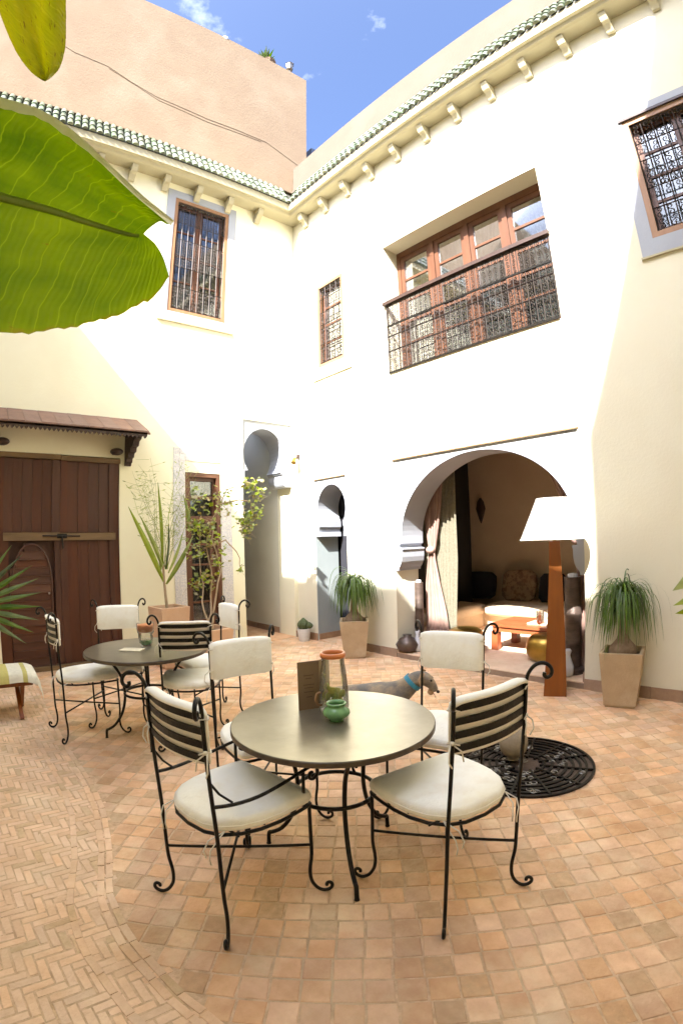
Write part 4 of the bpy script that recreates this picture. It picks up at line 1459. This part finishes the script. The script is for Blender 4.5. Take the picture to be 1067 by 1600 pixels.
def leaf_blade(up, mid, low, sag, name, parent, curl=.0, m='banana'):
    n = 4
    U, Mi, Lo = smooth_line(up, n), smooth_line(mid, n), smooth_line(low, n)
    nu = len(U)
    vs, uvs, fs = [], [], []
    K = 8
    for i in range(nu):
        for j in range(-K, K + 1):
            t = abs(j) / K
            e = (U if j > 0 else Lo)[i]
            p = Mi[i].lerp(e, t)
            nrm = (U[i] - Mi[i]).cross(Mi[min(i + 1, nu - 1)] - Mi[max(i - 1, 0)]).normalized()
            wob = .009 * t * sin(i * 2.6 + j * .4) * .5 + .007 * noise.noise(Vector((i * .35, j * .3, 1.7))) + .004 * sin(i * .9) * t
            p = p + nrm * (sag * sin(pi * t) + wob + (curl * max(0, t - .8) ** 2 * 12 if j > 0 else 0))
            vs.append(p)
            uvs.append((i / (nu - 1), j / K))
    w = 2 * K + 1
    for i in range(nu - 1):
        for j in range(w - 1):
            fs.append((i * w + j, i * w + j + 1, (i + 1) * w + j + 1, (i + 1) * w + j))
    me = bpy.data.meshes.new(name)
    me.from_pydata([tuple(v) for v in vs], [], fs)
    uvl = me.uv_layers.new(name='UVMap')
    for li, lp_ in enumerate(me.loops):
        uvl.data[li].uv = uvs[lp_.vertex_index]
    me.materials.append(M[m])
    me.polygons.foreach_set('use_smooth', [True] * len(me.polygons))
    return link(name, me, parent)
bn = empty('banana_plant', (-1.45, -1.25, 0), label='banana plant whose big green leaves hang in from the upper left corner', cat='plant')
def into(o):
    o.parent = bn
    o.matrix_parent_inverse = Matrix.Translation(bn.location).inverted()
    return o
up = [(-1.08, -1.02, 2.52), (-1.02, -.7, 2.53), (-1.02, -.4, 2.52), (-1.045, -0.162, 2.499), (-1.063, -0.068, 2.491), (-1.066, 0.001, 2.49), (-1.075, 0.076, 2.478), (-1.091, 0.149, 2.451), (-1.108, 0.217, 2.418), (-1.124, 0.305, 2.373), (-1.129, 0.372, 2.339), (-1.13, 0.412, 2.318)]
mid = [(-1.30, -1.02, 2.34), (-1.28, -.7, 2.40), (-1.265, -.4, 2.395), (-1.261, -0.116, 2.385), (-1.272, -0.015, 2.377), (-1.273, 0.061, 2.374), (-1.271, 0.139, 2.368), (-1.267, 0.21, 2.358), (-1.261, 0.273, 2.35), (-1.252, 0.335, 2.342), (-1.240, 0.362, 2.338), (-1.225, 0.372, 2.335)]
low = [(-1.38, -1.0, 2.05), (-1.40, -.7, 1.97), (-1.37, -.4, 1.975), (-1.335, -0.046, 1.997), (-1.326, 0.046, 2.019), (-1.318, 0.117, 2.029), (-1.303, 0.187, 2.045), (-1.286, 0.249, 2.062), (-1.266, 0.302, 2.08), (-1.238, 0.361, 2.107), (-1.205, 0.409, 2.142), (-1.169, 0.435, 2.189)]
lf = into(leaf_blade(up, mid, low, .022, 'leaf', None, curl=.02))
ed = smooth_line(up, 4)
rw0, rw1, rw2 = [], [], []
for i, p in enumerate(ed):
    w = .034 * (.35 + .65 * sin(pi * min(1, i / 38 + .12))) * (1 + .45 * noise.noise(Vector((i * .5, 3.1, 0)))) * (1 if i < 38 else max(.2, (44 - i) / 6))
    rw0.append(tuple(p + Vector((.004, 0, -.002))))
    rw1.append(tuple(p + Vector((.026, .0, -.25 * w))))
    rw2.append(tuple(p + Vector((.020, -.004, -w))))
into(MB().rings([rw0, rw1, rw2], closed=False).build('lit_margin', 'litmargin', smooth=True))  # strip along the upper edge, its brightness put into the colour
rib = MB().tube([Vector(p) + Vector((.004, 0, -.006)) for p in smooth_line([(-1.42, -1.25, 1.9)] + mid[:-1], 3)], [.018 - .0135 * min(1, i / 33) for i in range(34)], 8)
into(rib.build('midrib', 'midrib', smooth=True))
L2 = [(-.56, -.60, 2.75), (-0.60, -0.30, 2.50), (-0.64, -0.143, 2.383), (-0.676, -0.111, 2.36), (-0.709, -0.084, 2.336), (-0.741, -0.049, 2.312), (-0.758, -0.02, 2.297), (-0.765, 0.003, 2.29), (-0.766, 0.013, 2.289)]
R2 = [(-.50, -.35, 2.85), (-0.56, -0.08, 2.50), (-0.612, -0.024, 2.414), (-0.651, -0.003, 2.386), (-0.687, 0.015, 2.359), (-0.719, 0.028, 2.332), (-0.744, 0.03, 2.309), (-0.761, 0.02, 2.294), (-0.766, 0.013, 2.289)]
M2 = [(Vector(a) + Vector(b_)) / 2 for a, b_ in zip(L2, R2)]
into(leaf_blade(R2, M2, L2, -.012, 'leaf', None, m='banana_old'))
into(MB().tube([(-1.45, -1.25, 0), (-1.45, -1.25, .9), (-1.44, -1.25, 1.9)], [.12, .10, .06], 14).build('trunk', 'leaflight', smooth=True))
into(MB().tube([(-1.44, -1.25, 1.9), (-1.1, -1.1, 2.6), (-.8, -.8, 2.9), (-.53, -.47, 2.8), tuple(M2[1])], [.02, .016, .012, .008, .004], 8).build('petiole', 'midrib', smooth=True))

# ------------------------------------------------------------------ tables and chairs
def hook(base, d, zs):
    """a point list bent in the vertical plane through base along the unit direction d"""
    return [(base[0] + d[0] * o, base[1] + d[1] * o, z) for o, z in zs]
FOOT = [(0, .30), (0, .20), (-.008, .14), (-.010, .10), (-.004, .06), (.014, .028), (.038, .011), (.060, .011), (.077, .024), (.079, .041), (.068, .050), (.057, .044), (.057, .034)]
FIN = [(0, .88), (0, .93), (.008, .965), (.030, .995), (.058, 1.006), (.084, .998), (.098, .978), (.096, .958), (.082, .948), (.070, .956), (.071, .968)]
RX, FX, FY = .196, .218, .43
TR = .0078

def seat_outline(s=1.0):
    P = [(.0, .445), (.11, .445), (.20, .443), (.222, .436), (.231, .415), (.237, .34), (.238, .26), (.228, .175), (.202, .10), (.158, .042), (.095, .010), (.0, .0)]
    P = P + [(-x, y) for x, y in P[-2:0:-1]]
    return [(x * s, .21 + (y - .21) * s) for x, y in P]

def slat_ring(z0, z1, off, th, n=12, w=RX, bow=.030):
    """a curved band between the posts"""
    rings = []
    for i in range(n + 1):
        t = -1 + 2 * i / n
        x = w * t
        y = off - bow * cos(t * pi / 2)
        rings.append([(x, y, z0), (x, y + th, z0), (x, y + th, z1), (x, y, z1)])
    return rings

def make_chair(name, label, arms=False, lean=.0):
    t = empty(name, (0, 0, 0), 0, label, 'chair', 'wrought iron chairs with white cushions')
    parts = []
    def P(b, nm, m, parent=None, smooth=True, angle=None):
        o = b.build(nm, m, parent or t, smooth=smooth, angle=angle)
        if parent is None: parts.append(o)
        else: KIDS.setdefault(parent.name, []).append(o)
        return o
    k = .7071
    for s in (-1, 1):
        b = MB()
        low_ = hook((s * RX, 0), (s * k, -k), FOOT)[::-1]
        hi_ = [(x, y - .018, z) for x, y, z in hook((s * RX, 0), (s * k, -k), FIN)]
        b.tube(smooth_line(low_ + [(s * RX, 0, .46), (s * RX, -.010, .68)] + hi_, 3), TR, 7)
        P(b, 'back_post', 'iron')
        b = MB()
        fl = hook((s * FX, FY), (s * k, k), FOOT)[::-1]
        b.tube(smooth_line(fl + [(s * FX, FY, .44)], 3), TR, 7)
        P(b, 'leg', 'iron')
    b = MB()
    b.tube([(x * 1.0, y, .440) for x, y in seat_outline(.99)] + [(seat_outline(.99)[0][0], seat_outline(.99)[0][1], .440)], TR * .95, 6)
    for y in (.08, .20, .32):
        b.tube([(-.215, y, .445), (.215, y, .445)], .005, 5)
    P(b, 'seat_frame', 'iron')
    b = MB().tube([(-RX, 0, .245), (FX, FY, .245)], .0062, 6)
    P(b, 'stretcher', 'iron')
    b = MB().tube([(RX, 0, .235), (-FX, FY, .255)], .0062, 6)
    P(b, 'stretcher', 'iron')
    for z in (.760, .809, .858, .907):
        P(MB().rings(slat_ring(z, z + .026, -.014, .005)), 'slat', 'iron', smooth=False)
    # seat cushion
    rings = []
    for s_, z in ((.94, .452), (.99, .455), (1.005, .464), (1.01, .476), (1.0, .488), (.98, .498), (.93, .505), (.75, .511), (.45, .514), (.05, .515)):
        rings.append([(x, y, z) for x, y in seat_outline(s_)])
    cu = P(MB().rings(rings), 'seat_cushion', 'cushion')
    pp = [(x, y, .476) for x, y in seat_outline(1.008)]
    P(MB().tube(pp + pp[:1], .0028, 4), 'piping', 'cushion', cu)
    # back cushion: padded slab following the slats, top edge rolled over
    rings = []
    n = 14
    for i in range(n + 1):
        tt = -1 + 2 * i / n
        x = (RX + .004) * tt
        y = .0 - .030 * cos(tt * pi / 2)
        e = (1 - abs(tt) ** 8)
        th = .010 + .026 * e
        z0, z1 = .744 + .010 * (1 - e), .948 - .012 * (1 - e)
        ring = []
        for (dy, dz) in ((0, .012), (.35, 0), (.8, .012), (1, .05), (1.05, .5), (1, .95)):
            ring.append((x, y - .008 + dy * th, z0 + (z1 - z0) * dz))
        ring += [(x, y - .008 + th * .7, z1 + .006), (x, y - .016, z1 + .010), (x, y - .026, z1 + .002), (x, y - .026, z1 - .008), (x, y - .009, z1 - .010)]
        rings.append(ring)
    bc = P(MB().rings(rings), 'back_cushion', 'cushion')
    for s in (-1, 1):
        b = MB()
        for zt in (.92, .80):
            b.tube([(s * (RX - .01), .012, zt), (s * (RX + .012), 0, zt - .004), (s * (RX + .004), -.022, zt), (s * (RX - .02), -.03, zt - .01)], .0032, 5)
        b.tube([(s * (RX + .006), -.012, .80), (s * (RX + .03), -.03, .775), (s * (RX + .035), -.035, .74), (s * (RX + .015), -.03, .715)], .003, 5)
        b.tube([(s * (RX + .006), -.012, .80), (s * (RX - .02), -.04, .77), (s * (RX - .028), -.042, .73)], .003, 5)
        b.ball((s * (RX + .004), -.018, .80), .009, seg=8, rg=5)
        tag(P(b, 'tie', 'cord', bc), kind='stuff')
        b = MB()
        b.tube([(s * .17, .05, .458), (s * .185, .0, .44), (s * .175, -.02, .41), (s * .165, -.022, .37), (s * .168, -.02, .345)], .0028, 5)
        b.tube([(s * .17, .05, .458), (s * .15, -.01, .435), (s * .135, -.025, .39), (s * .140, -.02, .36)], .0028, 5)
        tag(P(b, 'tie', 'cord', cu), kind='stuff')
    if arms:
        for s in (-1, 1):
            b = MB()
            pts = [(s * RX, -.008, .590), (s * (RX + .015), .07, .578), (s * (RX + .028), .17, .576), (s * (RX + .030), .28, .585), (s * (RX + .028), .40, .600), (s * (RX + .027), .450, .602), (s * (RX + .027), .478, .585),
                   (s * (RX + .027), .476, .556), (s * (RX + .027), .452, .545), (s * (RX + .027), .432, .558), (s * (RX + .027), .438, .576), (s * (RX + .027), .452, .574)]
            b.tube(smooth_line(pts, 3), .0072, 7)
            b.tube([(s * FX, .40, .440), (s * FX, .405, .598)], .0072, 7)
            b.tube([(s * RX, -.006, .68), (s * (RX - .0), .025, .63), (s * (RX + .01), .07, .585)], .005, 6)
            P(b, 'armrest', 'iron')
    KIDS[t.name] = parts
    return t
def put(o, x, y, face, label=None):
    o.location = (x, y, 0)
    o.rotation_euler = (0, 0, radians(face - 90))
chA = make_chair('garden_chair', 'nearest armchair of black wrought iron at the left front of the front table', arms=True)
put(chA, -1.715, .665, 98)
chB = make_chair('garden_chair', 'armless iron chair at the right front of the front table, its slatted back towards us', arms=False)
put(chB, -1.00, 1.525, 172)
def another(x, y, face, label):
    o = dup(chB, (x, y, 0), radians(face - 90), label)
    o.scale = (.93, 1, 1)
    return o
another(-2.49, 1.37, -6, 'iron chair behind the front table on the left, white back cushion facing us')
another(-1.74, 2.27, -71, 'iron chair behind the front table on the right, beside the drain grate and dog')
another(-4.16, .62, 93, 'iron chair at the left end of the back table, seen from the side')
another(-4.55, 1.25, -20, 'iron chair behind the back table, white cushion against the dark door')
another(-3.36, 1.40, 151, 'iron chair in front of the back table with its slatted back towards us')
another(-4.00, 2.08, -92, 'iron chair on the far right of the back table, nearest the planters')

def make_table(name, label, loc, r, nlegs, rot):
    o = empty(name, loc, 0, label, 'table')
    H_ = .70
    MB().lathe([(r - .01, H_ - .028), (r, H_ - .024), (r, H_ - .004), (r - .003, H_ - .001)], 72, cap=True).build('rim', 'rim', o, smooth=True, angle=40)
    MB().lathe([(.001, H_), (r * .5, H_), (r - .004, H_)], 72, cap=False).build('tabletop', 'tabletop', o)
    MB().tube([(.185 * cos(2 * pi * k / 36), .185 * sin(2 * pi * k / 36), .36) for k in range(37)], .010, 7).build('ring', 'iron', o, smooth=True)
    for k in range(nlegs):
        a = radians(rot) + 2 * pi * k / nlegs
        c_, s_ = cos(a), sin(a)
        prof = [(r * .80, .672), (r * .72, .655), (.27, .60), (.215, .52), (.19, .44), (.182, .36), (.19, .28), (.22, .19), (.275, .11), (.33, .075), (.345, .07), (.350, .035), (.352, .006)]
        pts = [(x * c_, x * s_, z) for x, z in prof]
        b = MB().tube(smooth_line(pts, 3), [.0105] * 36 + [.013], 8)
        b.tube([(r * .80 * c_, r * .80 * s_, .672), (.0, .0, .668)], .009, 6)
        # little scroll under the rim
        b.tube([((r * .80 + .035 * cos(t) - .0) * c_, (r * .80 + .035 * cos(t)) * s_, .645 + .030 * sin(t)) for t in [i * .6 for i in range(9)]], .006, 5)
        b.build('leg', 'iron', o, smooth=True)
make_table('round_table', 'front round table with worn zinc top, menu card and jar on it', (-1.705, 1.375, 0), .450, 3, -27)
make_table('round_table', 'back round table near the dark double door, with an orange candle glass', (-3.80, 1.25, 0), .475, 4, -20)

# things on the front table
mn = empty('menu_card', (-1.895, 1.39, .70), radians(73), 'brown folded menu card standing on the front table', 'menu')
b = MB()
b.beam((-.053, 0, .117), (.053, 0, .117), .003, .234)
b.build('front_cover', 'card', mn)
b = MB().beam((.053, .002, .117), (.125, .050, .117), .003, .234)
b.build('back_cover', 'cardlight', mn)
b = MB()
for i, (w, z) in enumerate(((.05, .165), (.03, .15), (.055, .12), (.045, .105), (.05, .085), (.03, .06))):
    b.box(-w / 2, w / 2, -.0026, -.0016, z, z + .004)
b.build('print', 'ink', mn)
jr = empty('glass_jar', (-1.79, 1.455, .70), 0, 'tall glass jar with orange rim and lemon slices on the front table', 'jar')
MB().lathe([(.001, .003), (.055, .002), (.066, .008), (.069, .03), (.066, .12), (.060, .19), (.053, .235), (.051, .268)], 28, cap=False).build('glass', 'jarglass', jr, smooth=True)
MB().lathe([(.050, .262), (.058, .262), (.060, .272), (.057, .284), (.049, .284), (.047, .272), (.050, .262)], 28, cap=False).build('rim', 'orange', jr, smooth=True)
rr = random.Random(8)
b = MB()
for k in range(26):
    a, r = rr.uniform(0, 2 * pi), rr.uniform(.01, .038)
    c = Vector((cos(a) * r, sin(a) * r, rr.uniform(.014, .115)))
    nrm = Vector((rr.uniform(-1, 1), rr.uniform(-1, 1), rr.uniform(-.6, .6))).normalized()
    u = nrm.orthogonal().normalized()
    v = nrm.cross(u)
    ring0 = [c + (u * cos(2 * pi * i / 10) + v * sin(2 * pi * i / 10)) * .021 for i in range(10)]
    b.rings([ring0, [p + nrm * .004 for p in ring0]])
b.build('lemon_slices', 'lemon', jr)
MB().tube([(-.01, -.068, .105), (-.015, -.088, .10), (-.017, -.094, .075), (-.014, -.086, .05), (-.008, -.066, .045)], .006, 8).build('tap', 'cedarpale', jr, smooth=True)
gb = empty('ceramic_bowl', (-1.69, 1.385, .70), 0, 'small green glazed ceramic bowl beside the jar on the front table', 'bowl')
MB().lathe([(.030, .0), (.034, .003), (.034, .010), (.052, .022), (.061, .036), (.058, .050), (.044, .062), (.038, .068), (.045, .078), (.046, .083), (.040, .085), (.032, .078), (.030, .068), (.04, .055), (.045, .04), (.02, .015), (.001, .014)], 32).build('bowl', 'greencer', gb, smooth=True)

# things on the back table
cg = empty('candle_glass', (-3.90, 1.29, .70), 0, 'orange candle glass standing on the back table', 'candle')
cg.scale = (1.1, 1.1, 1.2)
MB().lathe([(.001, .001), (.035, 0), (.048, .02), (.052, .06), (.045, .075), (.06, .09), (.064, .15)], 24, cap=False).build('glass', 'jarglass', cg, smooth=True)
MB().lathe([(.045, .092), (.057, .10), (.059, .14), (.05, .142)], 20).build('candle', 'orange', cg, smooth=True)
MB().lathe([(.03, .008), (.040, .02), (.042, .035)], 16).build('pebbles', 'greencer', cg, smooth=True)
o = MB().box(-.085, .085, -.055, .055, 0, .006).build('paper_menu', 'paper', loc=(-3.80, 1.14, .701), rz=radians(50))
tag(o, 'cream paper menu lying on the back table beside the candle glass', 'menu')

# ------------------------------------------------------------------ drain grate with stone ball
gr = empty('drain_grate', (-1.57, 2.83, 0), radians(20), 'round black iron grate set in the courtyard floor', 'grate')
MB().lathe([(.001, .002), (.44, .002)], 48, cap=False).build('pit', 'amphora', gr)
MB().lathe([(.438, 0), (.455, .0), (.455, .014), (.438, .014), (.438, 0)], 56, cap=False).build('outer_ring', 'iron', gr)
for q, r in enumerate((.40, .36, .315, .27, .225, .18, .13)):
    MB().lathe([(r - .009, .003), (r + .009, .003), (r + .009, .013 + .001 * (q % 2)), (r - .009, .013 + .001 * (q % 2)), (r - .009, .003)], 48, cap=False).build('ring', 'iron', gr)
for k in range(12):
    a = 2 * pi * k / 12
    MB().beam((.10 * cos(a), .10 * sin(a), .009), (.445 * cos(a), .445 * sin(a), .009), .014, .0155).build('spoke', 'iron', gr)
b = MB()
rr = random.Random(6)
for k in range(60):
    a, r = rr.uniform(0, 2 * pi), sqrt(rr.uniform(.01, 1)) * .40
    x, y = r * cos(a), r * sin(a)
    s1 = [(x + u, y + v, .012) for u, v in spiral(0, 0, .026, rr.uniform(0, 6), .9, 7, .3)]
    b.tube(s1, .0035, 4)
b.build('scrollwork', 'metal_grey', gr)
bl = empty('stone_ball', (-1.66, 2.84, .015), 0, 'egg shaped grey stone ball standing on the drain grate', 'stone ball')
MB().lathe([(.034, 0), (.040, .008), (.036, .020), (.040, .024), (.066, .040), (.086, .070), (.095, .110), (.092, .145), (.080, .178), (.058, .205), (.030, .220), (.002, .225)], 28).build('ball', 'stone', bl, smooth=True)

# ------------------------------------------------------------------ lounger with a towel at the left edge
ln = empty('wooden_stool', (-4.86, .10, 0), 0, 'low folding wooden stool with crossed legs at the left edge', 'stool')
for y in (.30, -.35):
    MB().beam((-.28, y, .0), (.12, y, .36), .035, .055).build('leg', 'lampwood', ln)
    MB().beam((.16, y - .04, .0), (-.24, y - .04, .36), .035, .055).build('leg', 'lampwood', ln)
b = MB()
b.rings([[(-.27, -.5, .33), (-.19, -.5, .33), (-.19, -.5, .385), (-.27, -.5, .385)], [(-.27, .42, .33), (-.19, .42, .33), (-.19, .42, .385), (-.27, .42, .385)]])
b.build('seat_rail', 'lampwood', ln)
b = MB().rings([[(.09, -.5, .30), (.17, -.5, .30), (.17, -.5, .385), (.09, -.5, .385)], [(.09, .38, .30), (.17, .38, .30), (.17, .40, .385), (.09, .40, .385)]])
b.build('seat_rail', 'lampwood', ln)
MB().box(-.19, .09, -.5, .40, .35, .38).build('seat', 'lampwood', ln)
tb, ts = MB(), MB()
rows = []
yy = [-.5 + .92 * i / 23 for i in range(24)]
for y in yy:
    edge = max(0, (y - .30) / .15)
    row = []
    for (x, z) in ((-.31, .34), (-.295, .40), (-.22, .425), (-.1, .432), (.05, .43), (.15, .425), (.195, .40), (.205, .34)):
        row.append((-4.86 + x, .10 + y, z - .05 * edge ** 2 + .006 * noise.noise(Vector((x * 9, y * 9, 0)))))
    rows.append(row)
rows.append([(x, y + .03, z - .08) for x, y, z in rows[-1]])
rows.append([(x, y + .01, z - .07) for x, y, z in rows[-1]])
ymap = {}
for i in range(len(rows) - 1):
    (ts if i in (3, 4, 9, 10, 15, 16, 20) else tb).rings([rows[i], rows[i + 1]], closed=False)
tw2 = tb.build('towel', 'yellowcloth', smooth=True)
tag(tw2, 'white towel with yellow green stripes draped over the stool', 'towel')
link('stripe', ts.mesh('stripe', 'stripe', True), tw2)

# ------------------------------------------------------------------ dog
def skin_mesh(verts, edges, radii, name, m, sub=2, root=0):
    me = bpy.data.meshes.new(name)
    me.from_pydata(verts, edges, [])
    o = bpy.data.objects.new(name, me)
    COL.objects.link(o)
    md = o.modifiers.new('skin', 'SKIN')
    md.use_smooth_shade = True
    o.modifiers.new('sub', 'SUBSURF').levels = sub
    o.modifiers['sub'].render_levels = sub
    for i, r in enumerate(radii):
        o.data.skin_vertices[0].data[i].radius = r if isinstance(r, tuple) else (r, r)
        o.data.skin_vertices[0].data[i].use_root = (i == root)
    dg = bpy.context.evaluated_depsgraph_get()
    me2 = bpy.data.meshes.new_from_object(o.evaluated_get(dg))
    bpy.data.objects.remove(o)
    me2.name = name
    me2.materials.clear()
    me2.materials.append(M[m])
    me2.polygons.foreach_set('use_smooth', [True] * len(me2.polygons))
    return me2
dg_ = empty('dog', (-2.60, 2.40, 0), radians(36), 'grey brindled dog with a blue collar standing behind the front table, tongue out', 'dog')
# local: +x forward, z up; hips at x=-.25, chest at x=.22
V = [(-.27, 0, .385), (-.14, 0, .375), (0, 0, .36), (.13, 0, .37), (.235, 0, .40), (.31, 0, .465), (.365, 0, .52),          # 0-6 trunk, neck
     (.425, 0, .525), (.470, 0, .475), (.500, 0, .425),                                                                    # 7-9 head, muzzle
     (-.34, 0, .40), (-.44, 0, .32), (-.50, 0, .24)]                                                                      # 10-12 tail
E_ = [(0, 1), (1, 2), (2, 3), (3, 4), (4, 5), (5, 6), (6, 7), (7, 8), (8, 9), (0, 10), (10, 11), (11, 12)]
Rr = [(.075, .09), (.085, .085), (.09, .10), (.09, .12), (.075, .105), (.06, .075), (.055, .065), (.058, .060), (.034, .036), (.020, .022), .025, .018, .01]
for s in (-1, 1):
    n = len(V)      # fore leg
    V += [(.20, s * .075, .30), (.175, s * .08, .19), (.20, s * .08, .09), (.205, s * .08, .02), (.24, s * .08, .014)]
    E_ += [(3, n), (n, n + 1), (n + 1, n + 2), (n + 2, n + 3), (n + 3, n + 4)]
    Rr += [.045, .028, .021, .021, .018]
    n = len(V)      # hind leg
    V += [(-.24, s * .075, .29), (-.20, s * .08, .20), (-.31, s * .08, .12), (-.29, s * .08, .02), (-.25, s * .08, .014)]
    E_ += [(0, n), (n, n + 1), (n + 1, n + 2), (n + 2, n + 3), (n + 3, n + 4)]
    Rr += [.055, .036, .022, .020, .018]
link('body', skin_mesh(V, E_, Rr, 'body', 'fur_grey', root=2), dg_)
MB().ball((.512, 0, .425), .013, .014, .011, 10, 6).build('nose', 'nose', dg_, smooth=True)
for s in (-1, 1):
    MB().ball((.468, s * .040, .515), .009, .007, .009, 10, 6).build('eye', 'nose', dg_, smooth=True)
    e = MB()
    e.add([(.400, s * .035, .578), (.428, s * .052, .566), (.410, s * .080, .535), (.400, s * .088, .480), (.380, s * .068, .525), (.395, s * .075, .54)], [(0, 1, 2, 5), (2, 3, 5), (5, 3, 4), (0, 5, 4)])
    e.build('ear', 'fur_tan', dg_)
MB().ball((.462, 0, .425), .022, .018, .026, 12, 6).build('lower_jaw', 'fur_tan', dg_, smooth=True)
MB().rings([[(.470, -.014, .415), (.470, .014, .415)], [(.488, -.015, .405), (.488, .015, .405)], [(.492, -.015, .380), (.492, .015, .380)], [(.490, -.011, .355), (.490, .011, .355)], [(.486, -.003, .346), (.486, .003, .346)]], closed=False).build('tongue', 'tongue', dg_, smooth=True)
ax = (Vector((.365, 0, .52)) - Vector((.31, 0, .465))).normalized()
c0 = Vector((.338, 0, .492))
u = Vector((0, 1, 0))
v = ax.cross(u).normalized()
ringf = lambda d, k_: [tuple(c0 + ax * d + (u * cos(2 * pi * i / 24) * .058 + v * sin(2 * pi * i / 24) * .066) * k_) for i in range(24)]
MB().rings([ringf(-.016, 1.0), ringf(-.016, 1.07), ringf(.016, 1.05), ringf(.016, 1.0)], cap=False).build('collar', 'bluecollar', dg_, smooth=False)

# fine loose pieces that cannot be picked apart in the photograph
for o in COL.objects:
    n = o.name.split('.')[0]
    if n in ('twigs', 'foliage', 'dry_foliage', 'airy_stems', 'scrollwork', 'print', 'lemon_slices', 'frond', 'grille') and o.parent is not None:
        o['kind'] = 'stuff'
